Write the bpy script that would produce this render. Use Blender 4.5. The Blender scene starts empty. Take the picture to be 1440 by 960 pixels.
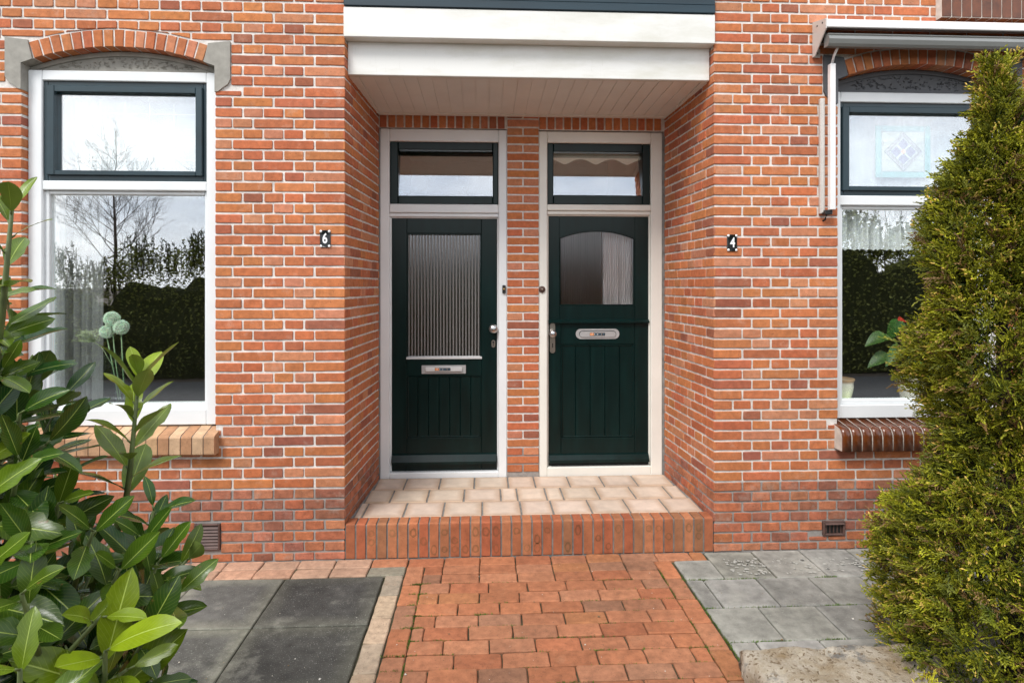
import bpy, math, random
from mathutils import Vector, Matrix
random.seed(7)
R_ = random.random
def U(a, b): return a + (b - a) * R_()
PI = math.pi
rad = math.radians

# ------------------------------------------------------------------ camera, sky, sun, exposure
S = bpy.context.scene
COL = S.collection
cam = bpy.data.cameras.new('camera')
camo = bpy.data.objects.new('camera', cam); COL.objects.link(camo)
camo.location = (0, -3.85, 1.74)
camo.rotation_euler = (rad(90), 0, rad(-2.73))
cam.sensor_width = 36; cam.lens = 21.0; cam.shift_y = -78 / 1440
cam.clip_start = .02; cam.clip_end = 2000
S.camera = camo

W = bpy.data.worlds.new('World'); S.world = W; W.use_nodes = True
wt = W.node_tree; wt.nodes.clear()
wo = wt.nodes.new('ShaderNodeOutputWorld'); bg = wt.nodes.new('ShaderNodeBackground')
sky = wt.nodes.new('ShaderNodeTexSky'); sky.sky_type = 'NISHITA'; sky.sun_disc = False
sky.sun_elevation = rad(53); sky.sun_rotation = rad(214); sky.air_density = 1.0; sky.dust_density = 2.0
tc = wt.nodes.new('ShaderNodeTexCoord'); mp = wt.nodes.new('ShaderNodeMapping'); mp.inputs['Scale'].default_value = (1.0, 1.0, 2.6)
cn = wt.nodes.new('ShaderNodeTexNoise'); cn.inputs['Scale'].default_value = 2.3; cn.inputs['Detail'].default_value = 7; cn.inputs['Roughness'].default_value = .55
cr = wt.nodes.new('ShaderNodeValToRGB')
cr.color_ramp.elements[0].position = .37; cr.color_ramp.elements[0].color = (5.5, 6.1, 7.1, 1)
cr.color_ramp.elements[1].position = .60; cr.color_ramp.elements[1].color = (11.2, 11.2, 11.2, 1)
cm = wt.nodes.new('ShaderNodeMixRGB'); cm.inputs[0].default_value = .86
wl = wt.links.new
wl(tc.outputs['Generated'], mp.inputs['Vector']); wl(mp.outputs[0], cn.inputs['Vector']); wl(cn.outputs['Fac'], cr.inputs[0])
wl(sky.outputs[0], cm.inputs[1]); wl(cr.outputs[0], cm.inputs[2]); wl(cm.outputs[0], bg.inputs['Color'])
bg.inputs['Strength'].default_value = .09
wl(bg.outputs[0], wo.inputs['Surface'])

sl = bpy.data.lights.new('sun', 'SUN'); sl.energy = 1.5; sl.angle = rad(22); sl.color = (1, .975, .94)
so = bpy.data.objects.new('sun', sl); COL.objects.link(so)
so.rotation_euler = Vector((.46, .68, -1.0)).to_track_quat('-Z', 'Y').to_euler()
so.location = (-4, -8, 9)

S.view_settings.view_transform = 'Standard'; S.view_settings.look = 'None'
S.view_settings.exposure = 1.05; S.view_settings.gamma = 1

# ------------------------------------------------------------------ materials
def newmat(name):
    m = bpy.data.materials.new(name); m.use_nodes = True
    nt = m.node_tree; b = nt.nodes['Principled BSDF']
    return m, nt, b
def nd(nt, typ, **kw):
    n = nt.nodes.new(typ)
    for k, v in kw.items():
        k2 = k.replace('_', ' ')
        if k2 in n.inputs: n.inputs[k2].default_value = v
        else: setattr(n, k, v)
    return n
def noise(nt, scale, detail=4, rough=.55, coord='Object', stretch=None):
    t = nt.nodes.new('ShaderNodeTexCoord')
    n = nd(nt, 'ShaderNodeTexNoise', Scale=scale, Detail=detail, Roughness=rough)
    if stretch:
        mp = nt.nodes.new('ShaderNodeMapping'); mp.inputs['Scale'].default_value = stretch
        nt.links.new(t.outputs[coord], mp.inputs[0]); nt.links.new(mp.outputs[0], n.inputs['Vector'])
    else:
        nt.links.new(t.outputs[coord], n.inputs['Vector'])
    return n
def ramp(nt, src, p0, c0, p1, c1):
    r = nt.nodes.new('ShaderNodeValToRGB'); e = r.color_ramp.elements
    f = lambda c: (c, c, c, 1) if isinstance(c, (int, float)) else (*c, 1)
    e[0].position = p0; e[0].color = f(c0); e[1].position = p1; e[1].color = f(c1)
    nt.links.new(src, r.inputs[0]); return r
def mix(nt, a, b, fac, mode='MIX'):
    m = nt.nodes.new('ShaderNodeMixRGB'); m.blend_type = mode
    for i, v in ((0, fac), (1, a), (2, b)):
        if isinstance(v, (int, float)): m.inputs[i].default_value = v if i == 0 else (v, v, v, 1)
        elif isinstance(v, tuple): m.inputs[i].default_value = (*v, 1)
        else: nt.links.new(v, m.inputs[i])
    return m.outputs[0]
def bump(nt, b, src, strength, dist=.002, normal=None):
    n = nd(nt, 'ShaderNodeBump', Strength=strength, Distance=dist)
    nt.links.new(src, n.inputs['Height'])
    if normal: nt.links.new(normal, n.inputs['Normal'])
    nt.links.new(n.outputs[0], b.inputs['Normal']); return n.outputs[0]
def paint(name, col, rough=.4, metal=0, var=.12, vs=6, bs=0, bstr=.2, bd=.001, spec=.5, stretch=None, coat=0):
    m, nt, b = newmat(name)
    n = noise(nt, vs, 5, stretch=stretch)
    r = ramp(nt, n.outputs['Fac'], .3, tuple(c * (1 - var) for c in col), .7, tuple(c * (1 + var) for c in col))
    nt.links.new(r.outputs[0], b.inputs['Base Color'])
    b.inputs['Roughness'].default_value = rough; b.inputs['Metallic'].default_value = metal
    b.inputs['Specular IOR Level'].default_value = spec; b.inputs['Coat Weight'].default_value = coat
    if bs:
        k = noise(nt, bs, 4, stretch=stretch); bump(nt, b, k.outputs['Fac'], bstr, bd)
    return m
def colmat(name, rough=.85, var=.35, vs=30, speck=.0, sscale=160, speckcol=(.05, .03, .02), bs=140, bstr=.5, bd=.003,
           pale=0, palecol=(.6, .55, .5), ps=9, spec=.3, big=.0, coord='Object'):
    m, nt, b = newmat(name)
    a = nt.nodes.new('ShaderNodeAttribute'); a.attribute_name = 'Col'
    n = noise(nt, vs, 6, .65, coord)
    r = ramp(nt, n.outputs['Fac'], .25, 1 - var, .75, 1 + var)
    c = mix(nt, a.outputs['Color'], r.outputs[0], 1.0, 'MULTIPLY')
    if big:
        n2 = noise(nt, 1.7, 4, .6, coord); r2 = ramp(nt, n2.outputs['Fac'], .3, 1 - big, .7, 1 + big)
        c = mix(nt, c, r2.outputs[0], 1.0, 'MULTIPLY')
    if pale:
        n3 = noise(nt, ps, 8, .7, coord); r3 = ramp(nt, n3.outputs['Fac'], .56, 0, .72, pale)
        c = mix(nt, c, palecol, r3.outputs[0])
    if speck:
        n4 = noise(nt, sscale, 2, .5, coord); r4 = ramp(nt, n4.outputs['Fac'], .64, 0, .70, speck)
        c = mix(nt, c, speckcol, r4.outputs[0])
    nt.links.new(c, b.inputs['Base Color'])
    b.inputs['Roughness'].default_value = rough; b.inputs['Specular IOR Level'].default_value = spec
    if bs:
        k = noise(nt, bs, 5, .6, coord); bump(nt, b, k.outputs['Fac'], bstr, bd)
    return m
M = {}
M['brick'] = colmat('brick', .88, .26, 30, .5, 120, (.14, .05, .03), 110, .55, .004, .32, (.62, .44, .34), 11, big=.10, coord='Object')
M['brick_plinth'] = colmat('brick_plinth', .9, .4, 24, .6, 90, (.10, .05, .035), 90, .7, .005, .45, (.42, .34, .28), 7)
M['paver'] = colmat('paver', .88, .34, 22, .6, 150, (.07, .045, .03), 150, .7, .004, .35, (.34, .19, .11), 9, big=.2)
M['tile'] = colmat('floor_tile', .5, .16, 9, .15, 150, (.30, .16, .09), 60, .12, .001)
M['riser'] = colmat('riser_brick', .7, .3, 16, .4, 120, (.12, .05, .03), 120, .4, .002)
M['yellow_brick'] = colmat('yellow_brick', .75, .28, 22, .5, 120, (.16, .08, .04), 110, .4, .002)
M['glazed'] = paint('glazed_brown_brick', (.12, .032, .008), .2, 0, .35, 14, 40, .1)
M['slab'] = colmat('concrete_slab', .85, .36, 16, .32, 170, (.50, .50, .46), 240, .7, .004, .45, (.27, .265, .22), 4, big=.40)
def mortar_mat(name, hi, lo, z):
    m, nt, b = newmat(name)
    g = nt.nodes.new('ShaderNodeNewGeometry'); sx = nt.nodes.new('ShaderNodeSeparateXYZ')
    nt.links.new(g.outputs['Position'], sx.inputs[0])
    mr = nd(nt, 'ShaderNodeMapRange'); mr.inputs['From Min'].default_value = z - .008; mr.inputs['From Max'].default_value = z + .004
    nt.links.new(sx.outputs['Z'], mr.inputs['Value'])
    c = mix(nt, lo, hi, mr.outputs[0])
    n = noise(nt, 22, 6, .65); r = ramp(nt, n.outputs['Fac'], .28, .72, .72, 1.18)
    c = mix(nt, c, r.outputs[0], 1.0, 'MULTIPLY')
    nt.links.new(c, b.inputs['Base Color']); b.inputs['Roughness'].default_value = .95
    k = noise(nt, 160, 4, .7); bump(nt, b, k.outputs['Fac'], .6, .004)
    return m
M['mortar'] = mortar_mat('mortar', (.71, .67, .625), (.31, .285, .265), .452)
M['grout'] = paint('grey_grout', (.20, .20, .19), .95, 0, .3, 20, 120, .5, .003)
M['white_grout'] = paint('pale_grout', (.55, .50, .44), .9, 0, .2, 20)
M['sand'] = paint('joint_sand', (.055, .052, .026), .95, 0, .5, 12, 90, .8, .006)
M['white'] = paint('white_gloss_paint', (.745, .765, .77), .32, 0, .05, 3, 40, .05, .001)
M['cream'] = paint('cream_gloss_paint', (.765, .75, .685), .32, 0, .06, 3, 40, .05, .001)
def fascia_mat():
    m, nt, b = newmat('white_fascia_paint')
    n = noise(nt, 1.3, 7, .65, stretch=(.8, 1, 3)); r = ramp(nt, n.outputs['Fac'], .45, (.76, .755, .72), .78, (.52, .50, .40))
    n2 = noise(nt, 30, 5, .7, stretch=(3, 1, .25)); r2 = ramp(nt, n2.outputs['Fac'], .60, 0, .80, .35)
    c = mix(nt, r.outputs[0], (.45, .44, .36), r2.outputs[0])
    nt.links.new(c, b.inputs['Base Color']); b.inputs['Roughness'].default_value = .4
    k = noise(nt, 40, 4, stretch=(.2, 1, 2)); bump(nt, b, k.outputs['Fac'], .06, .001); return m
M['fascia'] = fascia_mat()
M['soffit'] = paint('soffit_board_paint', (.81, .81, .775), .45, 0, .05, 3, 60, .06, .001)
M['green'] = paint('dark_green_door_paint', (.0020, .0125, .0115), .28, 0, .3, 5, 70, .10, .001, .26, (3, 3, .5))
M['teal'] = paint('dark_teal_sash_paint', (.015, .036, .046), .35, 0, .2, 5, 60, .08, .001, .5)
M['zinc'] = paint('dark_blue_boards', (.009, .028, .041), .4, 0, .25, 4, 40, .1, .001, .5, (.3, 1, 4))
M['concrete'] = paint('grey_cast_stone', (.30, .285, .25), .85, 0, .18, 14, 60, .4, .003)
M['dark_stone'] = paint('painted_dark_stone', (.085, .088, .095), .6, 0, .15, 10, 60, .3, .002)
M['bright'] = paint('bright_aluminium', (.66, .66, .655), .35, .25, .05, 20)
M['metal'] = paint('brushed_aluminium', (.52, .52, .52), .28, 1, .06, 20)
M['grey_metal'] = paint('satin_aluminium', (.44, .435, .43), .42, .3, .06, 20)
M['steel'] = paint('worn_steel', (.40, .36, .31), .33, 1, .15, 30)
M['alu_white'] = paint('white_coated_aluminium', (.78, .77, .76), .3, 0, .04, 4)
M['alu_grey'] = paint('grey_coated_aluminium', (.60, .57, .53), .4, .2, .06, 4)
M['bar'] = paint('grey_awning_bar', (.24, .245, .235), .3, .3, .06, 4)
M['black'] = paint('black_plastic_and_hollow', (.012, .012, .012), .35, 0, .2, 8)
M['black_enamel'] = paint('black_enamel', (.010, .013, .013), .15, 0, .2, 8)
M['white_enamel'] = paint('white_enamel', (.85, .85, .84), .25, 0, .03, 8)
M['brass'] = paint('brass', (.7, .5, .2), .3, 1, .1, 9)
M['orange'] = paint('orange_print', (.75, .22, .01), .5, 0, .05, 9)
M['blue_print'] = paint('blue_grey_print', (.12, .22, .30), .5, 0, .4, 60)
M['rust'] = paint('brown_cast_iron', (.085, .045, .035), .6, 0, .3, 20, 60, .3, .002)
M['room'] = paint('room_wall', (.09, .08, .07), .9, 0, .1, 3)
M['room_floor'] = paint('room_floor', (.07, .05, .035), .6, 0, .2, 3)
M['board'] = paint('white_window_board', (.75, .75, .73), .35, 0, .04, 3)
M['net'] = paint('white_net', (.26, .27, .275), .95, 0, .1, 20, 0, .1, .001, .1, (1, 1, .2))
M['curtain'] = paint('grey_curtain_cloth', (.40, .39, .38), .95, 0, .15, 30, 200, .3, .001, .1, (1, 1, .3))
M['voile'] = paint('pale_voile', (.82, .82, .82), .95, 0, .12, 20, 0, .1, .001, .1, (1, 1, .2))
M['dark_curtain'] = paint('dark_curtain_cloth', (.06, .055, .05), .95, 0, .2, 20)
M['blind'] = paint('beige_blind_cloth', (.50, .46, .40), .9, 0, .06, 10)
M['stem'] = paint('laurel_stem', (.09, .12, .035), .6, 0, .4, 20, 60, .3)
M['bark'] = paint('bark', (.075, .055, .042), .9, 0, .4, 20, 50, .8, .006, .3, (1, 1, .3))
M['asphalt'] = paint('asphalt', (.055, .055, .055), .9, 0, .25, 9, 160, .6, .004)
M['soil'] = paint('garden_soil', (.060, .045, .030), .95, 0, .4, 5, 30, 1, .02)
M['lace'] = None
def glass_mat(name, fac, tint=(.93, .95, .94), rough=0.0):
    m = bpy.data.materials.new(name); m.use_nodes = True; nt = m.node_tree; nt.nodes.clear()
    o = nt.nodes.new('ShaderNodeOutputMaterial'); t = nt.nodes.new('ShaderNodeBsdfTransparent'); t.inputs[0].default_value = (*tint, 1)
    g = nt.nodes.new('ShaderNodeBsdfGlossy'); g.inputs['Roughness'].default_value = rough; g.inputs['Color'].default_value = (fac, fac * 1.01, fac * 1.04, 1)
    mx = nt.nodes.new('ShaderNodeAddShader')
    nt.links.new(t.outputs[0], mx.inputs[0]); nt.links.new(g.outputs[0], mx.inputs[1]); nt.links.new(mx.outputs[0], o.inputs[0])
    return m
M['glass'] = glass_mat('window_glass', .26, (.90, .92, .91))
M['ribbed'] = glass_mat('ribbed_glass', .15, (.55, .55, .55), .13)
def obscure_mat(name, tint, rough, refl):
    m = bpy.data.materials.new(name); m.use_nodes = True; nt = m.node_tree; nt.nodes.clear()
    o = nt.nodes.new('ShaderNodeOutputMaterial'); t = nt.nodes.new('ShaderNodeBsdfRefraction'); t.inputs['Color'].default_value = (*tint, 1); t.inputs['Roughness'].default_value = rough; t.inputs['IOR'].default_value = 1.12
    g = nt.nodes.new('ShaderNodeBsdfGlossy'); g.inputs['Roughness'].default_value = .14; g.inputs['Color'].default_value = (refl, refl, refl * 1.04, 1); a = nt.nodes.new('ShaderNodeAddShader')
    nt.links.new(t.outputs[0], a.inputs[0]); nt.links.new(g.outputs[0], a.inputs[1]); nt.links.new(a.outputs[0], o.inputs[0]); return m
M['obscure'] = obscure_mat('fine_ribbed_glass', (.85, .85, .86), .42, .12)
def lens_grey_mat(name):
    m = bpy.data.materials.new(name); m.use_nodes = True; nt = m.node_tree; b = nt.nodes['Principled BSDF']; o = nt.nodes['Material Output']
    b.inputs['Base Color'].default_value = (.30, .29, .275, 1); b.inputs['Roughness'].default_value = .25
    t = nt.nodes.new('ShaderNodeBsdfTransparent'); mx = nt.nodes.new('ShaderNodeMixShader'); mx.inputs[0].default_value = .62
    nt.links.new(t.outputs[0], mx.inputs[1]); nt.links.new(b.outputs[0], mx.inputs[2]); nt.links.new(mx.outputs[0], o.inputs[0]); return m
M['lens_grey'] = lens_grey_mat('lens_grey_rib')  # flat grey stands in for light bent by the ribs
M['clear'] = glass_mat('vase_glass', .05, (.93, .97, .95))
def lace_mat():
    m, nt, b = newmat('lace')
    n = noise(nt, 55, 3, .6); r = ramp(nt, n.outputs['Fac'], .40, .82, .48, 1.0)
    b.inputs['Base Color'].default_value = (.55, .56, .57, 1); b.inputs['Roughness'].default_value = .9
    nt.links.new(r.outputs[0], b.inputs['Alpha']); return m
M['lace'] = lace_mat()
def leaf_mat(name, rough, spec, vein=True, trans=.25, ribs=13):
    m, nt, b = newmat(name)
    a = nt.nodes.new('ShaderNodeAttribute'); a.attribute_name = 'Col'
    n = noise(nt, 18, 4, .6); r = ramp(nt, n.outputs['Fac'], .3, .75, .7, 1.25)
    c = mix(nt, a.outputs['Color'], r.outputs[0], 1.0, 'MULTIPLY')
    if vein:
        uv = nt.nodes.new('ShaderNodeUVMap'); sx = nt.nodes.new('ShaderNodeSeparateXYZ'); nt.links.new(uv.outputs[0], sx.inputs[0])
        def mt(op, x, y=None):
            k = nt.nodes.new('ShaderNodeMath'); k.operation = op
            for i, v in enumerate((x, y)):
                if v is None: continue
                if isinstance(v, (int, float)): k.inputs[i].default_value = v
                else: nt.links.new(v, k.inputs[i])
            return k.outputs[0]
        d = mt('ABSOLUTE', mt('SUBTRACT', sx.outputs['X'], .5))
        mid = ramp(nt, d, .006, .85, .026, 0)
        ph = mt('FRACT', mt('MULTIPLY', mt('SUBTRACT', sx.outputs['Y'], mt('MULTIPLY', d, .55)), ribs))
        lat = ramp(nt, mt('ABSOLUTE', mt('SUBTRACT', ph, .5)), .02, .16, .09, 0)
        c = mix(nt, c, (.33, .40, .07), lat.outputs[0])
        c = mix(nt, c, (.36, .45, .09), mid.outputs[0])
        sp = noise(nt, 48, 3, .6); rs = ramp(nt, sp.outputs['Fac'], .69, 0, .73, .8); c = mix(nt, c, (.14, .085, .025), rs.outputs[0])
        bump(nt, b, mix(nt, mid.outputs[0], lat.outputs[0], .5), .5, .0015)
        g = nt.nodes.new('ShaderNodeNewGeometry')
        c2 = mix(nt, c, (.22, .30, .10), .55)
        c = mix(nt, c, c2, g.outputs['Backfacing'])
    nt.links.new(c, b.inputs['Base Color'])
    b.inputs['Roughness'].default_value = rough; b.inputs['Specular IOR Level'].default_value = spec
    if trans:
        o = nt.nodes['Material Output']; mx = nt.nodes.new('ShaderNodeMixShader'); mx.inputs[0].default_value = trans
        t = nt.nodes.new('ShaderNodeBsdfTranslucent')
        nt.links.new(mix(nt, c, (1.3, 1.5, .5), 1.0, 'MULTIPLY'), t.inputs['Color'])
        nt.links.new(b.outputs[0], mx.inputs[1]); nt.links.new(t.outputs[0], mx.inputs[2]); nt.links.new(mx.outputs[0], o.inputs[0])
    return m
M['laurel'] = leaf_mat('laurel_leaf', .24, .36, True, .07)
M['thuja'] = leaf_mat('conifer_scale_leaf', .55, .3, False, .05)
M['leaf'] = leaf_mat('plain_leaf', .45, .4, False, .2)
M['hedge'] = leaf_mat('hedge_leaf', .95, .04, False, .1)
M['moss'] = leaf_mat('moss_blade', .8, .2, False, .2)
M['colpaint'] = colmat('coloured_glaze', .25, .15, 20, 0, bs=0, spec=.5)
M['matte_col'] = colmat('coloured_matte', .8, .2, 30, 0, bs=0)
def stone_mat():
    m, nt, b = newmat('weathered_stone')
    n = noise(nt, 7, 8, .7); r = ramp(nt, n.outputs['Fac'], .32, (.30, .215, .115), .62, (.60, .54, .44))
    n2 = noise(nt, 5, 6, .65); r2 = ramp(nt, n2.outputs['Fac'], .57, 0, .64, .85)
    c = mix(nt, r.outputs[0], (.16, .16, .155), r2.outputs[0])
    n3 = noise(nt, 55, 4, .6); r3 = ramp(nt, n3.outputs['Fac'], .56, 0, .62, .85)
    c = mix(nt, c, (.17, .11, .05), r3.outputs[0])
    nt.links.new(c, b.inputs['Base Color']); b.inputs['Roughness'].default_value = .95
    k = noise(nt, 75, 7, .75); bump(nt, b, k.outputs['Fac'], 1.0, .018)
    return m
M['stone'] = stone_mat()

# ------------------------------------------------------------------ mesh helpers
WLOC = {}
class MB:
    def __init__(s): s.v = []; s.f = []; s.mi = []; s.c = []; s.uv = None; s.mats = []; s.sm = []
    def m(s, mat):
        if mat not in s.mats: s.mats.append(mat)
        return s.mats.index(mat)
    def add(s, vs, fs, mat, col=(.5, .5, .5), smooth=False):
        o = len(s.v); s.v.extend(vs); k = s.m(mat)
        if isinstance(col, list): s.c.extend(col)
        else: s.c.extend([col] * len(vs))
        for f in fs: s.f.append([i + o for i in f]); s.mi.append(k); s.sm.append(smooth)
    def box(s, x0, x1, y0, y1, z0, z1, mat, b=0.0, col=(.5, .5, .5)):
        if x1 < x0: x0, x1 = x1, x0
        if y1 < y0: y0, y1 = y1, y0
        if z1 < z0: z0, z1 = z1, z0
        b = min(b, (x1 - x0) * .45, (y1 - y0) * .45, (z1 - z0) * .45)
        if b <= 0:
            vs = [(x, y, z) for x in (x0, x1) for y in (y0, y1) for z in (z0, z1)]
            fs = [(0, 1, 3, 2), (4, 6, 7, 5), (0, 4, 5, 1), (2, 3, 7, 6), (0, 2, 6, 4), (1, 5, 7, 3)]
            s.add(vs, fs, mat, col); return
        vs = []; idx = {}
        X = (x0, x1); Y = (y0, y1); Z = (z0, z1); sg = (1, -1)
        for i in (0, 1):
            for j in (0, 1):
                for k in (0, 1):
                    for a in range(3):
                        idx[i, j, k, a] = len(vs)
                        vs.append((X[i] + (0 if a == 0 else b * sg[i]), Y[j] + (0 if a == 1 else b * sg[j]), Z[k] + (0 if a == 2 else b * sg[k])))
        fs = []
        Q = ((0, 0), (1, 0), (1, 1), (0, 1))
        for i in (0, 1):
            f = [idx[i, j, k, 0] for j, k in Q]; fs.append(f if i else f[::-1])
            f = [idx[k, i, j, 1] for j, k in Q]; fs.append(f if i else f[::-1])
            f = [idx[j, k, i, 2] for j, k in Q]; fs.append(f if i else f[::-1])
        for i in (0, 1):
            for j in (0, 1):
                fs.append([idx[i, j, 0, 0], idx[i, j, 1, 0], idx[i, j, 1, 1], idx[i, j, 0, 1]])
                fs.append([idx[i, 0, j, 0], idx[i, 1, j, 0], idx[i, 1, j, 2], idx[i, 0, j, 2]])
                fs.append([idx[0, i, j, 1], idx[1, i, j, 1], idx[1, i, j, 2], idx[0, i, j, 2]])
                for k in (0, 1): fs.append([idx[i, j, k, 0], idx[i, j, k, 1], idx[i, j, k, 2]])
        s.add(vs, fs, mat, col)
    def frame(s, x0, x1, z0, z1, wl, wr, wt, wb, y0, y1, mat, b=.004):
        s.box(x0, x0 + wl, y0, y1, z0, z1, mat, b); s.box(x1 - wr, x1, y0, y1, z0, z1, mat, b)
        if wt: s.box(x0 + wl, x1 - wr, y0 + .0015, y1, z1 - wt, z1, mat, b)
        if wb: s.box(x0 + wl, x1 - wr, y0 + .0015, y1, z0, z0 + wb, mat, b)
    def prism(s, poly, y0, y1, mat, col=(.5, .5, .5)):   # poly in (x, z), extruded along y
        n = len(poly); vs = [(x, y0, z) for x, z in poly] + [(x, y1, z) for x, z in poly]
        fs = [list(range(n)), list(range(2 * n - 1, n - 1, -1))] + [(i, i + n, (i + 1) % n + n, (i + 1) % n) for i in range(n)]
        s.add(vs, fs, mat, col)
    def prism_x(s, poly, x0, x1, mat, col=(.5, .5, .5), smooth=False):   # poly in (y, z), extruded along x
        n = len(poly); vs = [(x0, y, z) for y, z in poly] + [(x1, y, z) for y, z in poly]
        fs = [list(range(n)), list(range(2 * n - 1, n - 1, -1))]
        s.add(vs, fs, mat, col)
        o = len(s.v) - 2 * n; k = s.m(mat)
        for i in range(n):
            s.f.append([o + i, o + i + n, o + (i + 1) % n + n, o + (i + 1) % n]); s.mi.append(k); s.sm.append(smooth)
    def tube(s, pts, rs, mat, n=6, col=(.5, .5, .5), cap=True):
        vs = []; fs = []; P = [Vector(p) for p in pts]
        if isinstance(rs, (int, float)): rs = [rs] * len(P)
        for i, p in enumerate(P):
            d = (P[min(i + 1, len(P) - 1)] - P[max(i - 1, 0)]).normalized()
            up = Vector((0, 0, 1)) if abs(d.z) < .9 else Vector((1, 0, 0))
            a = d.cross(up).normalized(); b = d.cross(a)
            for k in range(n):
                t = 2 * PI * k / n; vs.append(tuple(p + (a * math.cos(t) + b * math.sin(t)) * rs[i]))
        for i in range(len(P) - 1):
            for k in range(n): fs.append((i * n + k, i * n + (k + 1) % n, (i + 1) * n + (k + 1) % n, (i + 1) * n + k))
        if cap: fs.append(tuple(range(n))[::-1]); fs.append(tuple((len(P) - 1) * n + k for k in range(n)))
        s.add(vs, fs, mat, col, True)
    def lathe(s, prof, c, axis, mat, n=20, col=(.5, .5, .5)):   # prof: (r, h) along axis from c
        a = Vector(axis).normalized(); up = Vector((0, 0, 1)) if abs(a.z) < .9 else Vector((1, 0, 0))
        e1 = a.cross(up).normalized(); e2 = a.cross(e1); c = Vector(c); vs = []; fs = []; cols = []
        for r, h in prof:
            for k in range(n):
                t = 2 * PI * k / n; vs.append(tuple(c + a * h + (e1 * math.cos(t) + e2 * math.sin(t)) * max(r, .0002)))
        for i in range(len(prof) - 1):
            for k in range(n): fs.append((i * n + k, i * n + (k + 1) % n, (i + 1) * n + (k + 1) % n, (i + 1) * n + k))
        fs.append(tuple((len(prof) - 1) * n + k for k in range(n)))
        s.add(vs, fs, mat, col, True)
    def build(s, name, parent=None, origin=None):
        me = bpy.data.meshes.new(name)
        if origin is None:
            xs = [v[0] for v in s.v]; ys = [v[1] for v in s.v]; zs = [v[2] for v in s.v]
            origin = ((min(xs) + max(xs)) / 2, (min(ys) + max(ys)) / 2, min(zs))
        ox, oy, oz = origin
        me.from_pydata([(x - ox, y - oy, z - oz) for x, y, z in s.v], [], s.f)
        for m in s.mats: me.materials.append(m)
        me.polygons.foreach_set('material_index', s.mi)
        me.polygons.foreach_set('use_smooth', s.sm)
        ca = me.attributes.new('Col', 'FLOAT_COLOR', 'POINT')
        fl = []
        for c in s.c: fl.extend((c[0], c[1], c[2], 1.0))
        ca.data.foreach_set('color', fl)
        if s.uv is not None:
            ul = me.uv_layers.new(name='UVMap'); fl = []
            vi = [0] * len(me.loops); me.loops.foreach_get('vertex_index', vi)
            for i in vi: fl.extend(s.uv[i])
            ul.data.foreach_set('uv', fl)
        me.update()
        o = bpy.data.objects.new(name, me); COL.objects.link(o)
        if parent:
            p = WLOC[parent.name]; o.parent = parent; o.location = (ox - p[0], oy - p[1], oz - p[2])
        else: o.location = origin
        WLOC[o.name] = origin
        return o
def tag(o, label=None, cat=None, group=None, kind=None):
    if label: o['label'] = label
    if cat: o['category'] = cat
    if group: o['group'] = group
    if kind: o['kind'] = kind
    return o
def thing(name, loc, label, cat, group=None):
    o = bpy.data.objects.new(name, None); COL.objects.link(o); o.location = loc; o.empty_display_size = .1
    WLOC[o.name] = loc
    return tag(o, label, cat, group)

def outline(x0, x1, z0, z1, amp, step=.045, cut=.004):
    pts = []
    def edge(a, b):
        L = math.hypot(b[0] - a[0], b[1] - a[1]); n = max(1, int(L / step))
        for i in range(n + 1):
            t = cut / L + (1 - 2 * cut / L) * i / n if L > 2.5 * cut else .5
            pts.append((a[0] + (b[0] - a[0]) * t + U(-amp, amp), a[1] + (b[1] - a[1]) * t + U(-amp, amp)))
    c = [(x0, z0), (x1, z0), (x1, z1), (x0, z1)]
    for i in range(4): edge(c[i], c[(i + 1) % 4])
    return pts
def slab(mb, pts, MP, mat, col, out=0.0, depth=.02, bev=.003, col2=None, inset2=.0, tilt=.0):
    """one brick, tile or paver: outline pts (s,t) in a plane MP(s,t,o), face at o=out"""
    n = len(pts); cs = sum(p[0] for p in pts) / n; ct = sum(p[1] for p in pts) / n
    w = max(abs(p[0] - cs) for p in pts); h = max(abs(p[1] - ct) for p in pts)
    ta, tb = U(-tilt, tilt), U(-tilt, tilt)
    def ring(ins, o, tl=1):
        r = []
        for a, b in pts:
            a2 = cs + (a - cs) * (1 - ins / w); b2 = ct + (b - ct) * (1 - ins / h)
            r.append(MP(a2, b2, o + tl * (ta * (a - cs) / w + tb * (b - ct) / h)))
        return r
    vs = ring(0, out - depth, 0) + ring(0, out - bev) + ring(bev, out); cols = [col] * (3 * n); k = 3
    inset2 = min(inset2, .4 * min(w, h))
    if col2: vs += ring(inset2, out); cols = [col2] * (3 * n) + [col] * n; k = 4
    fs = []
    for r in range(k - 1):
        for i in range(n): fs.append((r * n + i, r * n + (i + 1) % n, (r + 1) * n + (i + 1) % n, (r + 1) * n + i))
    fs.append(tuple((k - 1) * n + i for i in range(n)))
    mb.add(vs, fs, mat, cols)

def bcol(kind='wall'):
    t = R_()
    if kind == 'plinth':
        c = random.choice([(.40, .135, .065), (.38, .12, .058), (.36, .13, .07), (.41, .155, .085), (.27, .105, .065)])
    elif t < .42: c = (.475, .166, .064)
    elif t < .68: c = (.455, .138, .060)
    elif t < .85: c = (.490, .200, .105)
    elif t < .945: c = (.40, .125, .060)
    else: c = (.31, .105, .060)
    k = U(.90, 1.10); return (c[0] * k * U(.97, 1.03), c[1] * k * U(.94, 1.06), c[2] * k * U(.92, 1.08))

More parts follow.
